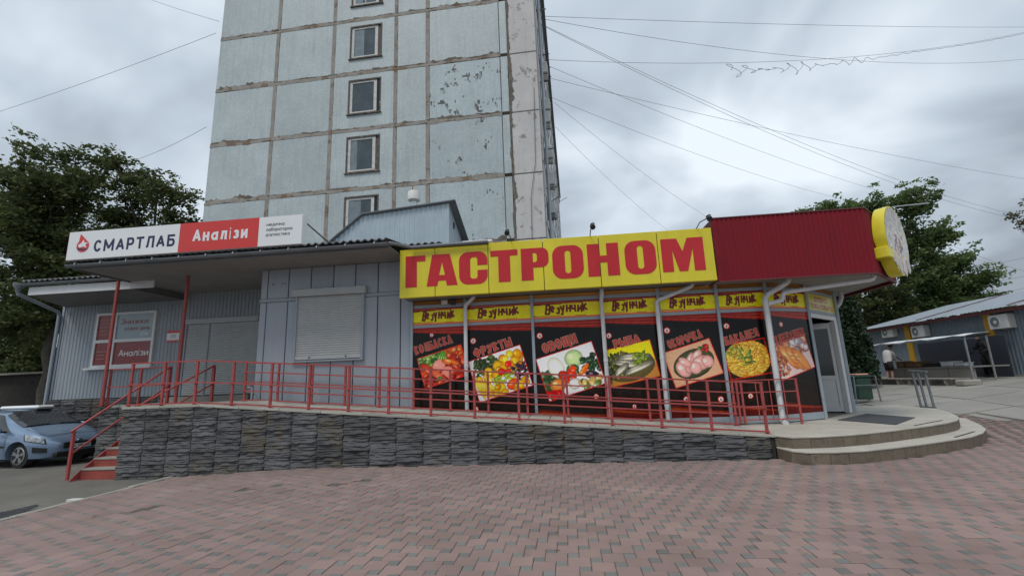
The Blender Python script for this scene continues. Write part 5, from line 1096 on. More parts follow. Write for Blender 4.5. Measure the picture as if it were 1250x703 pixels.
# ------------------------------------------------------------------ market hall on the right
mk = thing('market_hall', 'long grey-blue corrugated market building with yellow pilasters and metal roof', 'market building', (17.3, 20, .9)); MO = (17.3, 20, .9)
def ml(b): return lt(b, MO)
ml(B().box(17.36, 24, 12.0, 28.6, .2, 3.6)).obj('core', 'interior', mk)
corr('profiled_wall', 'marketwall', mk, 12.0, 28.6, 1.10, 3.62, lambda u, d, z: (17.35-d-MO[0], u-MO[1], z-MO[2]), .16, .02)
corr('end_wall', 'marketwall', mk, 17.35, 24, 1.0, 3.62, lambda u, d, z: (u-MO[0], 28.6+d-MO[1], z-MO[2]), .16, .02)
ml(B().box(17.2, 17.36, 12.0, 28.6, .4, 1.10)).obj('plinth', 'concrete', mk)
for y in (25.1, 20.62, 16.2): ml(B().box(17.26, 17.345, y-.17, y+.17, 1.10, 3.62)).obj('pilaster', 'marketyellow', mk)
ml(B().box(16.92, 17.02, 11.8, 28.8, 3.50, 3.64)).obj('eave_board', 'maroon', mk); ml(B().box(17.02, 17.36, 11.9, 28.7, 3.58, 3.61)).obj('soffit', 'soffitdark', mk)
corr('roof', 'marketroof', mk, 11.7, 28.9, 0, 0, lambda u, d, z: (16.85-MO[0] if z == 0 else 22.4-MO[0], u-MO[1], (3.66 if z == 0 else 4.95)+d-MO[2]), .20, .012, ztop=lambda u: 1)
for y0_ in (14.5, 19.2, 23.8): ml(B().bar((16.9, y0_, 3.72), (22.2, y0_+1.2, 4.95), .06, .03)).obj('roof_strap', 'maroon', mk)
for y, z, k in ((26.2, 3.1, 'leftmost'), (24.1, 2.92, 'middle'), (19.9, 2.88, 'nearest')): ac_unit((17.33, y, z-.0), R(-90), k+' white air conditioner on the grey market wall', 'air conditioners on the market wall')
# stall under a white awning
sl = thing('market_stall', 'market stall with white sheet awning on thin metal poles and long table', 'stall', (15.6, 21, .9)); SLO = (15.6, 21, .9)
def sl_(b): return lt(b, SLO)
t = B(); ny = 14
for i in range(ny+1):
    y = 18.45+(24.0-18.45)*i/ny; wv = .03*math.sin(i*1.3)+.02*math.sin(i*2.9); yb_ = 19.15+(24.0-19.15)*i/ny
    t.v += [(14.5, y, 2.60+wv), (15.2, y*.5+yb_*.5, 2.70+wv*.5), (16.0, yb_, 2.76)]
for i in range(ny):
    for k in range(2): a = 3*i+k; t.f.append((a, a+1, a+4, a+3))
aw = sl_(t).obj('awning', 'awning', sl, True); md = aw.modifiers.new('thick', 'SOLIDIFY'); md.thickness = .02
sl_(B().bar((14.55, 18.4, 2.57), (14.55, 24.0, 2.57), .04)).obj('beam', 'galv', sl); sl_(B().bar((16.0, 19.1, 2.66), (16.0, 24.0, 2.66), .04)).obj('beam', 'blackmetal', sl)
sl_(B().bar((14.5, 18.45, 2.56), (16.3, 19.2, 2.56), .05)).obj('beam', 'blackmetal', sl)
for x, y in ((14.6, 18.5), (15.5, 18.7), (14.6, 23.9), (15.5, 23.9)): sl_(B().bar((x, y, .80), (x, y, 2.57), .045)).obj('pole', 'galv', sl)
for z in (1.05, 1.5): sl_(B().bar((14.6, 18.5, z), (15.5, 18.7, z), .035)).obj('brace', 'galv', sl)
sl_(B().box(15.1, 16.3, 19.0, 23.8, 1.46, 1.51)).obj('table_top', 'woodgrey', sl)
for y in (19.1, 20.3, 21.5, 22.7): sl_(B().box(15.15, 15.2, y, y+1.15, .85, 1.46)).obj('table_front', 'yard', sl)
sl_(B().box(16.85, 16.9, 19.6, 24.0, 1.0, 2.6)).obj('back_cloth', 'clothnavy', sl)
GD = [(15.4, 19.8, .5, .34, .14, 'awning', 'pale flat sack'), (15.5, 20.5, .6, .4, .2, 'whitesign', 'white crate'), (15.5, 21.3, .7, .5, .16, 'rubber', 'dark sack'), (15.45, 22.2, .8, .5, .26, 'woodbrown', 'brown wooden crate'), (15.5, 23.1, .5, .4, .3, 'woodbrown', 'tall brown box')]
for x, y, w_, d2, h_, m_, nm in GD:
    g_ = thing('goods_crate', nm+' of goods lying on the market stall table', 'crate', (x, y, 1.512), 0, 'goods on the stall')
    B().box(-d2/2, d2/2, -w_/2, w_/2, 0, h_*.8).obj('body', m_, g_, bevel=.03); B().box(-d2/2-.01, d2/2+.01, -w_/2-.01, w_/2+.01, h_*.8, h_).obj('rim', m_, g_, bevel=.01)
# low plank platforms on the ground in front
for y0_, y1_, lab_ in ((18.35, 20.7, 'low grey plank bench in front of the stall, nearer one'), (20.85, 23.3, 'low grey plank bench in front of the stall, farther one')):
    o = (14, y0_, .85); t = thing('plank_bench', lab_, 'bench', o, 0, 'plank benches before the stall')
    for k in range(4): lt(B().box(13.72+k*.17, 13.87+k*.17, y0_, y1_, 1.06, 1.10), o).obj('plank', 'woodgrey', t)
    for y in (y0_+.2, (y0_+y1_)/2, y1_-.3): lt(B().box(13.75, 14.36, y, y+.1, gz(14, y)-.02, 1.06), o).obj('trestle', 'woodgrey', t)
o = thing('concrete_block', 'rough concrete block lying beside the plank bench', 'block', (14.0, 18.0, gz(14, 18))); B().prism([(-.3, -.25), (.25, -.3), (.33, .1), (.1, .3), (-.28, .22)], -.02, .2).obj('body', 'concrete', o, bevel=.05)

# green bin in a metal frame by the entrance
o = (10.2, 17.5, gz(10.2, 17.5)); bz = o[2]; t = thing('litter_bin', 'dark green litter bin hung in a metal frame behind the entrance', 'bin', o)
B().prism([(-.24, -.22), (.24, -.22), (.24, .22), (-.24, .22)], .12, .86).obj('bucket', 'bingreen', t, bevel=.03)
B().box(-.27, .27, -.25, .25, .86, .93).obj('rim', 'bingreen', t, bevel=.01); B().box(-.2, .22, -.2, .2, .93, .985).obj('rubbish_bag', 'headtan', t, bevel=.02)
for x, y in ((.34, -.3), (.34, .3), (-.34, .3), (-.34, -.3)): B().bar((x*1.15, y, 0), (x, y, .9), .035).obj('frame_leg', 'gutter', t)
B().bar((.34, -.3, .9), (.34, .3, .9), .035).bar((-.34, -.3, .9), (-.34, .3, .9), .035).bar((-.34, -.3, .6), (.34, -.3, .6), .03).obj('frame_bar', 'gutter', t)

# ------------------------------------------------------------------ trees
def leaves_mesh(name, pts, size, mat, r, flat=.35, asp=.55):
    "one diamond leaf per point, drooping at random"
    n = len(pts); pts = np.asarray(pts)
    d = r.normal(0, 1, (n, 3)); d[:, 2] = d[:, 2]*flat-.25; d /= np.linalg.norm(d, axis=1)[:, None]
    s = np.cross(d, r.normal(0, 1, (n, 3))); s /= np.linalg.norm(s, axis=1)[:, None]
    L = (size*r.uniform(.6, 1.35, n))[:, None]; w = L*asp
    v = np.stack([pts-d*L*.5, pts+s*w*.5+d*L*.05, pts+d*L*.5, pts-s*w*.5+d*L*.05], 1).reshape(-1, 3)
    return np_mesh(name, v, np.arange(4*n).reshape(-1, 4), mat)
def tree(name, label, base, top, blobs, ntip, nleaf, size, mat, seed, group=None, trunk=.35, spread=.55):
    r = np.random.default_rng(seed); rr = random.Random(seed); base = Vector(base)
    t = thing(name, label, 'tree', base, 0, group); bk = B()
    vol = np.array([(b[3]*b[4]*b[5])**.8 for b in blobs]); vol = vol/vol.sum(); pts = []
    fork = base.lerp(Vector(top), .45); n_ = 6
    tp = [base.lerp(fork, k/n_)+Vector((rr.gauss(0, .08), rr.gauss(0, .08), 0))*(k > 0) for k in range(n_+1)]
    bk.tube([p-base for p in tp], [trunk*(1.25 if k == 0 else 1-.45*k/n_) for k in range(n_+1)], 10)
    for bi, (cx, cy, cz, rx, ry, rz_) in enumerate(blobs):
        c = Vector((cx, cy, cz)); mid = fork.lerp(c, .5)+Vector((rr.gauss(0, .3), rr.gauss(0, .3), -.15*abs(cz-fork.z)*.3))
        limb = [tuple((1-s)**2*fork+2*s*(1-s)*mid+s*s*c-base) for s in np.linspace(0, 1, 7)]; r0 = trunk*.5
        bk.tube(limb, [r0*(1-.75*s) for s in np.linspace(0, 1, 7)], 7)
        # boughs leave the limb; each carries a plume of leaf sprays along its outer half
        nb = max(7, int(ntip*vol[bi]/5)); E_ = np.array((rx, ry, rz_))
        for i in range(nb):
            u = r.normal(0, 1, 3); u /= np.linalg.norm(u); u[2] = u[2]*.8+.18
            tip = np.array((cx, cy, cz))+u*E_*r.uniform(.55, 1.22); root = Vector(limb[rr.choice((3, 4, 5, 6))])+base
            tv = Vector(tip); cm = root.lerp(tv, .55)+Vector((rr.gauss(0, .2), rr.gauss(0, .2), rr.uniform(.05, .4)))
            if i % 2 == 0: bk.tube([root-base, cm-base, tv-base], [r0*.24, r0*.13, .01], 5)
            for k in range(6):
                s = .42+.66*k/5; p = np.array((1-s)**2*root+2*s*(1-s)*cm+s*s*tv); m = int(nleaf*r.uniform(.35, 1.45)*(1.15-.5*(k/5)))
                w_ = spread*(1.05-.45*k/5); ax = r.normal(0, 1, 3); ax[2] = ax[2]*.3-.1; ax /= np.linalg.norm(ax)
                pts.append(p+r.normal(0, .18, 3)+r.normal(0, 1, (m, 3))*w_*np.array((.5, .5, .26))+np.outer(r.uniform(-1, 1, m), ax)*w_*.75)
    bk.obj('trunk', 'bark', t, True)
    P_ = np.concatenate(pts)-np.array(base); m = leaves_mesh('crown', P_, size, mat, r); link(bpy.data.objects.new('crown', m), t)
    return t
GT = 'broadleaf trees behind the buildings'
tree('broadleaf_tree', 'tall dark broadleaf tree at the far left, rising left of the lab sign', (-31.5, 25.5, -.2), (-31, 24.5, 15), [(-32.4, 23, 14.9, 2.6, 2.6, 1.9), (-29.2, 23.2, 15.8, 2.3, 2.4, 1.8), (-30.6, 23.2, 13.6, 2.6, 2.4, 2), (-35.2, 24, 12.8, 3.0, 2.6, 2.8), (-31.2, 23.4, 11.6, 3.2, 2.8, 2.2), (-33.6, 23.8, 9.0, 3.6, 2.6, 2.3), (-29.0, 23.6, 9.6, 2.8, 2.4, 2.3), (-30.6, 24.0, 6.2, 3.6, 2.4, 2.0), (-35, 24.4, 6.0, 3, 2.4, 2.2)], 980, 46, .25, 'leaf_dark', 11, GT, .40, .62)
tree('broadleaf_tree', 'dark broadleaf tree with thin gaps between the lab sign and the apartment block', (-25.5, 26.5, -.2), (-25.5, 25, 14), [(-26.3, 23.6, 14.9, 1.9, 2.0, 1.4), (-24.2, 24.0, 13.8, 1.5, 1.8, 1.2), (-22.7, 24.4, 11.6, 1.1, 1.6, 1.1), (-27.2, 24.2, 11.6, 2.4, 2.2, 1.9), (-24.6, 24.6, 10.2, 2.0, 2.2, 1.6), (-26.4, 24.6, 8.0, 3.0, 2.3, 2.2), (-23.6, 25.2, 8.2, 1.9, 2.0, 1.8)], 640, 44, .24, 'leaf_dark', 12, GT, .34, .58)
tree('broadleaf_tree', 'low dark tree filling the gap below the far left canopy', (-37, 31, -.2), (-36, 30, 8), [(-39, 30.5, 6.0, 3.8, 2.6, 3.4), (-35, 30.5, 5.0, 3.8, 2.6, 3.0), (-30.5, 31, 5.4, 3.8, 2.6, 3.0), (-26, 31, 5.6, 3.4, 2.4, 3.2), (-36, 30.5, 2.0, 5, 2, 2), (-29, 30.8, 2.0, 5, 2, 2), (-43, 30.5, 4.2, 4, 2.6, 3.2), (-39, 30.5, 3.2, 4, 2.4, 2.4)], 1000, 50, .30, 'leaf_dark', 13, GT, .3, .7)
tree('broadleaf_tree', 'tall windblown green tree rising behind the red canopy corner', (30, 45, .8), (30, 43, 14), [(30.8, 41.6, 15.5, 2.3, 2.2, 1.3), (27.8, 41.4, 15.6, 2.2, 2.2, 1.1), (24.2, 41.2, 15.2, 2.2, 1.9, 1.1), (33.4, 42.4, 13.2, 2.1, 2.0, 1.2), (31.0, 42.4, 12.0, 1.8, 2.0, 1.5), (28.0, 42.4, 12.2, 2.0, 2.0, 1.3)], 420, 40, .31, 'leaf_mid', 14, GT, .45, .62)
tree('broadleaf_tree', 'broad light green tree behind the market roof', (34.5, 47, .8), (34.3, 44, 10), [(34.0, 43.2, 10.6, 2.4, 2.4, 1.7), (36.0, 43.6, 8.6, 2.1, 2.2, 1.5), (37.4, 43.8, 7.0, 1.5, 2, 1.1), (31.4, 43, 8.9, 2.4, 2.4, 1.9), (33.4, 43.8, 6.8, 3.0, 2.4, 1.7), (30.4, 43.6, 6.6, 2.2, 2.2, 1.5)], 560, 48, .28, 'leaf_mid', 15, GT, .4, .6)
tree('broadleaf_tree', 'dark low tree behind the market, under the red canopy corner', (26.5, 46, .8), (26.5, 44, 8), [(27.2, 43, 8.2, 2.4, 2.4, 1.9), (25.0, 43, 6.6, 2.2, 2.4, 2.0), (29.2, 43.6, 6.0, 2.6, 2.4, 1.9), (23.0, 43.2, 5.0, 2.6, 2.4, 2.4), (27, 43.6, 4.2, 3.4, 2.2, 1.8)], 460, 50, .29, 'leaf_dark', 16, GT, .35, .62)
tree('broadleaf_tree', 'sparse brownish branch tips of a tree entering at the far right edge', (35.5, 34, .9), (35, 33, 9), [(31.6, 32.2, 10.9, 1.5, 1.4, 1.1), (33.4, 32.8, 12.0, 1.9, 1.7, 1.3), (35.6, 33.2, 9.4, 2.4, 2, 1.8)], 150, 26, .21, 'leaf_grey', 17, GT, .3, .5)
tree('broadleaf_tree', 'low dark bushy tree behind the shop, mostly hidden by the thuja', (15, 38, .8), (15, 37, 6), [(12, 36.5, 3.6, 3, 2.2, 2.6), (16.5, 37, 4.2, 3.2, 2.4, 3), (20.5, 38, 4.2, 3, 2.4, 2.8), (14, 36.5, 1.8, 4, 2, 1.6)], 420, 46, .30, 'leaf_dark', 18, GT, .3, .65)
# thuja by the entrance
r_ = np.random.default_rng(21); th_ = thing('thuja', 'dense dark green conical thuja beside the shop entrance', 'conifer', (12.55, 21.7, gz(12.5, 21.7)))
B().tube([(0, 0, -.05), (0, 0, 4.6)], [.1, .02], 8).obj('trunk', 'bark', th_, True)
hh = r_.uniform(.05, 1, 9000)**.9; ang = r_.uniform(0, 6.283, 9000); rad = (.86*(1-hh)**.62+.05)*np.sqrt(r_.uniform(.35, 1, 9000))*(1+.12*np.sin(ang*5+hh*14))
pts = np.stack([rad*np.cos(ang), rad*np.sin(ang), .15+hh*4.9], 1); link(bpy.data.objects.new('crown', leaves_mesh('crown', pts, .20, 'leaf_thuja', r_, 1.0, .45)), th_)

# ------------------------------------------------------------------ dark shed and board fence far left
o = (-33, 27, -.2); t = thing('wooden_shed', 'dark wooden shed with a pale door under the trees at the far left', 'shed', o)
lt(B().box(-37.5, -27.5, 27, 30, -.4, 3.2), o).obj('wall', 'shedwood', t); lt(B().prism([(26.6, 3.2), (30.4, 3.5), (30.4, 3.6), (26.6, 3.3)], -37.8, -27.2, 'x'), o).obj('roof', 'woodgrey', t)
for k in range(9): lt(B().box(-31.9+k*.22, -31.72+k*.22, 26.95, 26.99, .2, 2.3), o).obj('door_board', 'woodgrey' if k > 5 else 'seam', t)

# ------------------------------------------------------------------ blue hatchback
car = thing('parked_car', 'light blue hatchback parked beside the stairs, nose towards the stone wall', 'car', (-14.50, 11.34, gz(-14.5, 11.3)-.05), R(-6))
# own frame: +X forwards, front axle at x=0, right side wheels at y=0, car centre line at y=.76
CYL = .765
def half(x):
    "outline of one cross-section at station x: (half width, z) from sill to roof centre"
    xs_ = [-3.42, -3.30, -2.9, -2.2, -1.5, -.95, -.45, 0, .35, .62, .80, .88]
    belt = [.80, .92, .96, .95, .94, .93, .905, .86, .80, .73, .64, .56]
    roof = [.86, 1.15, 1.40, 1.475, 1.49, 1.46, 1.20, 1.005, .90, .80, .70, .60]
    wid = [.72, .84, .89, .915, .92, .92, .915, .90, .86, .76, .58, .42]
    rw = [.55, .60, .66, .68, .69, .68, .72, .74, .72, .62, .46, .34]
    sill = [.42, .34, .24, .20, .19, .19, .19, .20, .19, .19, .22, .30]
    f = lambda a: float(np.interp(x, xs_, a))
    W_, Bz, Rz, Rw, Sz = f(wid), f(belt), f(roof), f(rw), f(sill)
    return [(0, Sz), (W_*.80, Sz), (W_*.955, Sz+.05), (W_*.985, Sz+(Bz-Sz)*.35), (W_, Sz+(Bz-Sz)*.62), (W_*.985, Sz+(Bz-Sz)*.86), (W_*.955, Bz), (Rw+(W_*.955-Rw)*.5, Bz+(Rz-Bz)*.5), (Rw, Rz-.05*min(1, (Rz-Bz)*4)), (Rw*.82, Rz-.008), (Rw*.4, Rz+.008), (0, Rz+.012)]
def spt(x, t):
    h = half(x); k = min(int(t), len(h)-2); s = t-k; return (h[k][0]*(1-s)+h[k+1][0]*s, h[k][1]*(1-s)+h[k+1][1]*s)
ST = list(np.linspace(-3.42, -.9, 13))+list(np.linspace(-.7, .5, 9))+[.6, .7, .78, .84, .88]
TN = [0, 1, 2, 3, 4, 5, 6, 6.5, 7, 7.5, 8, 9, 10, 11]
bm = bmesh.new(); rows = []
for x in ST:
    ring = [spt(x, t_) for t_ in TN]; full = [(y_, z) for y_, z in ring]+[(-y_, z) for y_, z in reversed(ring[1:-1])]
    rows.append([bm.verts.new((x, CYL-y_, z)) for y_, z in full])
for a, c in zip(rows, rows[1:]):
    n_ = len(a)
    for i in range(n_): bm.faces.new((a[i], a[(i+1) % n_], c[(i+1) % n_], c[i]))
bm.faces.new(rows[0][::-1]); bm.faces.new(rows[-1]); bmesh.ops.recalc_face_normals(bm, faces=bm.faces)
m = bpy.data.meshes.new('body'); bm.to_mesh(m); bm.free(); m.materials.append(MATS['carpaint']); m.polygons.foreach_set('use_smooth', [True]*len(m.polygons)); m.set_sharp_from_angle(angle=R(38))
body = link(bpy.data.objects.new('body', m))
cut = B()
for wx in (0, -2.64):
    for y0_, y1_ in ((-.4, .14), (1.39, 2.0)): cut.tube([(wx, y0_, .325), (wx, y1_, .325)], .365, 28)
cutter = cut.obj('cutter', 'carblack'); md = body.modifiers.new('wells', 'BOOLEAN'); md.object = cutter; md.operation = 'DIFFERENCE'; md.solver = 'EXACT'
bpy.context.view_layer.update(); me2 = bpy.data.meshes.new_from_object(body.evaluated_get(bpy.context.evaluated_depsgraph_get())); body.modifiers.clear(); body.data = me2; bpy.data.objects.remove(cutter); body.parent = car
def patch(name, mat, xa, xb, ta, tb, off=.006, side=1, nx_=8, nt_=5, parent=None, shape=None):
    "skin patch lying on the body between stations xa..xb and outline parameters ta..tb"
    b = B()
    for i in range(nx_+1):
        for j in range(nt_+1):
            u, w_ = i/nx_, j/nt_
            tt = ta+(tb-ta)*w_; xa_, xb_ = (shape(w_) if shape else (xa, xb)); x = xa_+(xb_-xa_)*u; y_, z = spt(x, tt); e_ = 1e-3
            y2, z2 = spt(x, tt+e_); y3, z3 = spt(x+e_, tt); n_ = Vector((0, y2-y_, z2-z)).cross(Vector((e_, y3-y_, z3-z))); n_.normalize()
            if n_.y*y_ < 0 or (abs(y_) < 1e-6 and n_.z < 0): n_ = -n_
            if n_.z < -.2 and tt > 6: n_ = -n_
            p = Vector((x, y_, z))+n_*off; b.v.append((p.x, CYL-side*p.y, p.z))
    for i in range(nx_):
        for j in range(nt_): a = i*(nt_+1)+j; b.f.append((a, a+1, a+nt_+2, a+nt_+1))
    return b.obj(name, mat, parent or car, True)
for s_ in (1, -1):
    patch('windscreen', 'carglass', -.92, -.02, 9, 11, .014, s_, 14, 6, shape=lambda w_: (-.93, -.10))
    patch('windscreen', 'carglass', -.92, -.05, 8.1, 9, .014, s_, 14, 4, shape=lambda w_: (-.86, -.14))
    patch('side_window', 'carglass', -1.9, -.62, 6.15, 7.85, .008, s_, 10, 5, shape=lambda w_: (-1.70, -.30-.62*w_))
    patch('side_window', 'carglass', -2.9, -1.8, 6.15, 7.85, .008, s_, 8, 5, shape=lambda w_: (-2.75-.0*w_, -1.78))
    hl = patch('headlight', 'carblack', .22, .60, 4.7, 6.3, .010, s_, 6, 4, shape=lambda w_: (.20-.08*w_, .70-.05*w_))
    patch('lens', 'headlamp', .22, .60, 4.85, 6.2, .017, s_, 8, 4, hl, shape=lambda w_: (.24-.08*w_, .67-.05*w_))
    for xx_ in (.30, .46, .58):
        y_, z_ = spt(xx_, 5.5); B().tube([(xx_, CYL-s_*(y_-.02), z_), (xx_+.02, CYL-s_*(y_+.022), z_+.01)], [.055, .045], 12).obj('lamp_bowl', 'rimsilver', hl)
    patch('side_strip', 'carblack', -2.3, -.42, 3.5, 3.75, .012, s_, 8, 1)
    patch('fog_lamp_recess', 'carblack', .45, .72, 3.0, 3.9, .012, s_, 5, 3)
    patch('panel_gap', 'carblack', -.40, -.39, 2.2, 6.0, .010, s_, 1, 8); patch('panel_gap', 'carblack', -1.74, -1.73, 2.2, 6.0, .010, s_, 1, 8)
    patch('panel_gap', 'carblack', -.05, .60, 8.15, 8.22, .012, s_, 12, 1); patch('panel_gap', 'carblack', .60, .615, 8.2, 11, .012, s_, 1, 6)
    patch('door_handle', 'carblack', -1.60, -1.42, 4.9, 5.15, .018, s_, 3, 1); patch('wiper', 'carblack', -.16, -.12, 8.6, 10.6, .024, s_, 1, 6)
    # mirror
    mb = B().box(-.62, -.44, CYL-s_*1.04-.07, CYL-s_*1.04+.07, .93, 1.06).obj('mirror', 'carpaint', car, bevel=.035)
    B().bar((-.52, CYL-s_*.98, .95), (-.52, CYL-s_*.86, .94), .05).obj('mirror_arm', 'carblack', mb)
B().box(.868, .905, CYL-.40, CYL+.40, .45, .60).obj('grille', 'carblack', car, bevel=.01)
B().box(.76, .895, CYL-.56, CYL+.56, .24, .38).obj('lower_grille', 'carblack', car, bevel=.03)
pt = B().box(.906, .915, CYL-.26, CYL+.26, .43, .54).obj('number_plate', 'plate', car)
lettering('plate_lettering', 'АА 1386 ЕН', 'navy', pt, 0, 0, 0, .075, .44, .16, fn=lambda x, y, z: (.917-y, CYL-.22+x, .45+z))
B().prism([(CYL+.055*math.cos(2*math.pi*k/16), .64+.03*math.sin(2*math.pi*k/16)) for k in range(16)], .86, .885, 'x').obj('emblem', 'rimsilver', car)
for wx in (0, -2.64):
    for wy, s_ in ((.06, -1), (1.47, 1)):
        wh = B().tube([(wx, wy-.10, .315), (wx, wy-.09, .315), (wx, wy+.09, .315), (wx, wy+.10, .315)], [.27, .315, .315, .27], 28).obj('wheel', 'tyre', car, True)
        yo = wy+s_*.104
        rim = B()
        rim.tube([(wx, yo-.012*s_*0, .315), (wx, yo+s_*.006, .315)], .215, 28).obj('rim_dish', 'carblack', wh)
        sp = B()
        for k in range(5):
            a = 2*math.pi*k/5+.3
            for da in (-.14, .14): sp.bar((wx+.04*math.cos(a), yo+s_*.014, .315+.04*math.sin(a)), (wx+.21*math.cos(a+da), yo+s_*.014, .315+.21*math.sin(a+da)), .034, .02, (0, 1, 0))
        sp.tube([(wx, yo+s_*.005, .315), (wx, yo+s_*.028, .315)], .05, 14); sp.obj('rim', 'rimsilver', wh)
        ringb = B()
        for k in range(28):
            a, a2 = 2*math.pi*k/28, 2*math.pi*(k+1)/28
            ringb.poly([(wx+.225*math.cos(a), yo+s_*.012, .315+.225*math.sin(a)), (wx+.225*math.cos(a2), yo+s_*.012, .315+.225*math.sin(a2)), (wx+.2*math.cos(a2), yo+s_*.018, .315+.2*math.sin(a2)), (wx+.2*math.cos(a), yo+s_*.018, .315+.2*math.sin(a))])
        ringb.obj('rim_lip', 'rimsilver', wh)
        B().tube([(wx, wy-s_*.16, .325), (wx, wy-s_*.14, .325)], .36, 24).obj('wheel_well', 'carblack', car)
tb = thing('roof_box', 'flat white box resting on the roof of the blue car', 'roof box', tuple(car.matrix_basis@Vector((-1.6, CYL+.2, 1.5)))); tb.rotation_euler = (0, 0, R(-6)); B().box(-.75, .75, -.22, .22, 0, .10).obj('lid', 'whitesign', tb, bevel=.04); B().box(-.7, .7, -.2, .2, -.03, 0).obj('base', 'blackmetal', tb)

# ------------------------------------------------------------------ people at the stall
def person(label, loc, rz, joints, edges, radii, mat, extras):
    t = thing('person', label, 'person', loc, rz)
    m = bpy.data.meshes.new('body'); m.from_pydata(joints, edges, []); m.update(); o = link(bpy.data.objects.new('body', m), t)
    md = o.modifiers.new('skin', 'SKIN'); md.use_smooth_shade = True
    for i, rr in enumerate(radii): m.skin_vertices[0].data[i].radius = (rr, rr*(.78 if i in (0, 1, 2, 3) else 1))
    m.skin_vertices[0].data[0].use_root = True; sb = o.modifiers.new('sub', 'SUBSURF'); sb.levels = 2; sb.render_levels = 2
    m.materials.append(MATS[mat]); 
    for nm, bb, mt in extras: bb.obj(nm, mt, t, 'all')
    return t
def blob(c, rx, ry, rz_, n=14, mlat=9):
    b = B()
    for j in range(mlat+1):
        th = math.pi*j/mlat
        for i in range(n): a = 2*math.pi*i/n; b.v.append((c[0]+rx*math.sin(th)*math.cos(a), c[1]+ry*math.sin(th)*math.sin(a), c[2]+rz_*math.cos(th)))
    for j in range(mlat):
        for i in range(n): b.f.append((j*n+i, j*n+(i+1) % n, (j+1)*n+(i+1) % n, (j+1)*n+i))
    return b
def torso(zw, zs, w0, w1, d, bend=0):
    b = B(); n = 16; L = [(zw, w0, d), (zw+.12, w0*.96, d), ((zw+zs)/2, (w0+w1)/2, d*1.02), (zs-.12, w1*1.02, d), (zs, w1*.9, d*.8), (zs+.05, w1*.45, d*.5)]
    for z, w_, dd_ in L:
        for i in range(n): a = 2*math.pi*i/n; b.v.append((w_*math.cos(a), dd_*math.sin(a)+bend*(z-zw), z))
    for j in range(len(L)-1):
        for i in range(n): b.f.append((j*n+i, j*n+(i+1) % n, (j+1)*n+(i+1) % n, (j+1)*n+i))
    return b
def stand(label, loc, rz, top_m, bot_m, lean=.12, h=1.62, shorts=True):
    k = h/1.7
    J = [(0, 0, .92), (0, lean*.3, 1.12), (0, lean*.8, 1.36), (0, lean*1.1, 1.46), (0, lean*1.5+.02, 1.56), (.10, 0, .86), (.11, .02, .48), (.11, -.02, .08), (.11, .12, .03), (-.10, 0, .86), (-.12, .0, .48), (-.13, -.04, .08), (-.13, .10, .03),
         (.19, lean*.9, 1.36), (.25, lean+.08, 1.10), (.20, lean+.30, .98), (.17, lean+.38, .97), (-.19, lean*.9, 1.36), (-.26, lean+.08, 1.10), (-.19, lean+.30, 1.0), (-.16, lean+.38, .99)]
    E_ = [(0, 1), (1, 2), (2, 3), (3, 4), (0, 5), (5, 6), (6, 7), (7, 8), (0, 9), (9, 10), (10, 11), (11, 12), (2, 13), (13, 14), (14, 15), (15, 16), (2, 17), (17, 18), (18, 19), (19, 20)]
    Rr = [.14, .13, .13, .055, .05, .085, .055, .04, .035, .085, .055, .04, .035, .06, .045, .034, .03, .06, .045, .034, .03]
    J = [(x*k, y*k, z*k) for x, y, z in J]
    sc = lambda b: b.map(lambda x, y, z: (x*k, y*k, z*k))
    ex = [('head', sc(blob((0, lean*1.6+.04, 1.63), .075, .092, .115)), 'skin'), ('hair', sc(blob((0, lean*1.6+.01, 1.665), .088, .098, .10)), 'hair'), ('hair_bun', sc(blob((0, lean*1.6-.07, 1.69), .045, .045, .045)), 'hair'), ('top', sc(torso(.88, 1.40, .205, .20, .135, lean*.7)), top_m)]
    sl = B()
    for s_ in (1, -1): sl.tube([(s_*.17, lean*.9, 1.37), (s_*.225, lean*.95+.02, 1.25), (s_*.25, lean+.06, 1.14)], [.085, .078, .07], 10)
    ex.append(('sleeves', sc(sl), top_m))
    lg_ = B()
    for s_ in (1, -1): lg_.tube([(s_*.09, 0, .93), (s_*.105, .01, .72), (s_*.112, .015, .52 if shorts else .10)], [.125, .105, .085 if shorts else .06], 12)
    lg_.v = lg_.v; ex.append(('shorts' if shorts else 'trousers', sc(lg_), bot_m))
    ft = B()
    for s_, x in ((1, .11), (-1, -.13)): ft.tube([(x, -.07, .04), (x, .02, .05), (x, .13, .035)], [.035, .045, .03], 8)
    ex.append(('shoes', sc(ft), 'clothblack'))
    return person(label, loc, rz, J, E_, Rr, 'skin' if shorts else top_m, ex)
stand('person in white top and black shorts bending over the stall, back turned', (14.5, 22.6, gz(14.5, 22.6)+.01), R(-80), 'shirtwhite', 'clothblack', .16, 1.66)
stand('person in dark clothes half hidden by the thuja at the stall', (14.35, 23.9, gz(14.3, 23.9)+.01), R(-60), 'clothnavy', 'clothblack', .08, 1.66, False)
stand('person in black standing behind the stall table, facing the plaza', (16.5, 20.1, gz(16.5, 20)+.01), R(100), 'clothblack', 'clothblack', .12, 1.62, False)

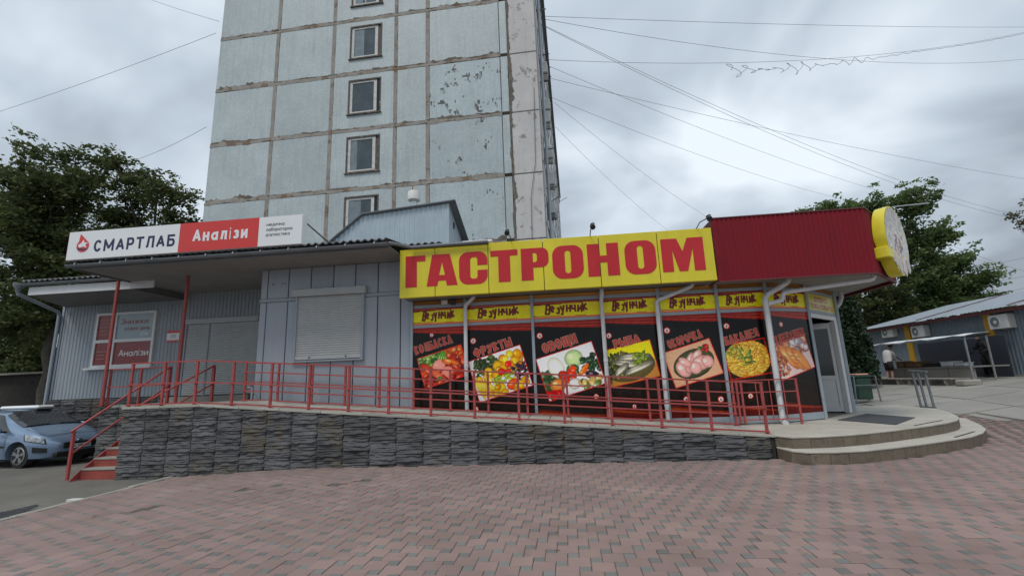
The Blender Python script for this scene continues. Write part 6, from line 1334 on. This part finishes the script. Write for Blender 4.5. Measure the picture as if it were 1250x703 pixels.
# ------------------------------------------------------------------ overhead cables
C0 = Vector((0, 0, 1.6))
WR = [((-.09, 19.09, 18.66), (42.92, 37.92, 28.59), .25, 'topmost nearly level cable across the sky'), ((-.1, 19.11, 18.55), (45.04, 40.38, 27.7), 1.6, 'sagging cable just under the topmost one'),
      ((-.08, 20.04, 19.04), (44.97, 47.93, 15.72), 1.2, 'upper of two parallel cables descending to the right'), ((-.08, 20.05, 19.0), (44.95, 48.01, 15.33), 1.35, 'lower of two parallel cables descending to the right'),
      ((-.06, 21.28, 17.98), (40.68, 35.87, 27.49), 1.4, 'cable carrying the loops of slack wire'), ((.09, 22.25, 18.35), (34.48, 49.17, 19.44), .5, 'cable from the block to the tree behind the red canopy, upper one'),
      ((.06, 23.27, 18.34), (46.6, 44.71, 17.25), .5, 'long cable crossing the middle of the sky to the right edge'), ((.09, 24.39, 17.9), (31.02, 48.97, 18.64), .6, 'cable from the block to the tree behind the red canopy, lower one'),
      ((.4, 27.21, 19.33), (17.25, 47.94, 16.72), .5, 'thin steep cable ending above the yellow sign end'), ((.44, 29.37, 18.83), (12.1, 47.54, 16.07), .4, 'thin steepest cable nearest the apartment block'),
      ((-15.7, 17.75, 19.3), (-27.7, 23.2, 28.2), .1, 'cable at the upper left leaving the block edge upwards'), ((-15.9, 17.85, 18.75), (-38.86, 23.17, 19.22), .2, 'cable descending to the upper left from the block'), ((-16.1, 18.1, 13.9), (-27.82, 24.88, 16.44), .2, 'faint cable from the block into the left tree'),
      ((36.04, 46.43, 13.54), (32.91, 33.17, 6.54), .3, 'first cable descending at the right edge above the market roof'), ((37.89, 49.22, 10.85), (33.05, 32.72, 8.79), .3, 'second cable above the market roof'), ((39.01, 49.7, 9.04), (32.98, 32.96, 7.59), .2, 'third cable above the market roof'), ((39.34, 50.0, 7.73), (32.93, 33.1, 6.91), .2, 'lowest cable above the market roof')]
for a, c, sag, lab_ in WR:
    a, c = Vector(a), Vector(c); n_ = 26; pts = [a.lerp(c, i/n_)-Vector((0, 0, sag*4*(i/n_)*(1-i/n_))) for i in range(n_+1)]
    d = ((a+c)/2-C0).length
    tag(B().tube(pts, (.0075 if d < 30 else .0095), 5).obj('overhead_cable', 'wire', None, 'all'), lab_, 'cable', 'overhead cables')
a, c = Vector((-.06, 21.28, 17.98)), Vector((40.68, 35.87, 27.49)); pts = []
for i in range(900):
    s = .26+.74*i/899; p = a.lerp(c, s)-Vector((0, 0, 1.4*4*s*(1-s))); q_ = (s-.26)/.74
    amp = .42*max(0, min(1, 1.5-q_*3.2))+.03; p += Vector((0, 0, -amp-.06+amp*math.sin(i*.21)*(.55+.45*math.sin(i*.047+1)))); p.x += .28*max(0, 1-q_*2.9)*math.sin(i*.42+.7); pts.append(p)
tag(B().tube(pts, .012, 5).obj('slack_wire', 'wire', None, 'all'), 'tangled wavy slack wire hanging in loops under a cable in the sky', 'wire')
# lamp pole behind the market
t = thing('utility_pole', 'thin pole rising behind the market roof beside the green tree', 'pole', (36.2, 44.2, .9)); B().tube([(0, 0, 0), (-.4, -.6, 7.2)], [.14, .10], 8).obj('shaft', 'woodgrey', t, True); B().bar((-.9, -.6, 6.9), (.2, -.6, 6.9), .07).obj('crossarm', 'woodgrey', t)
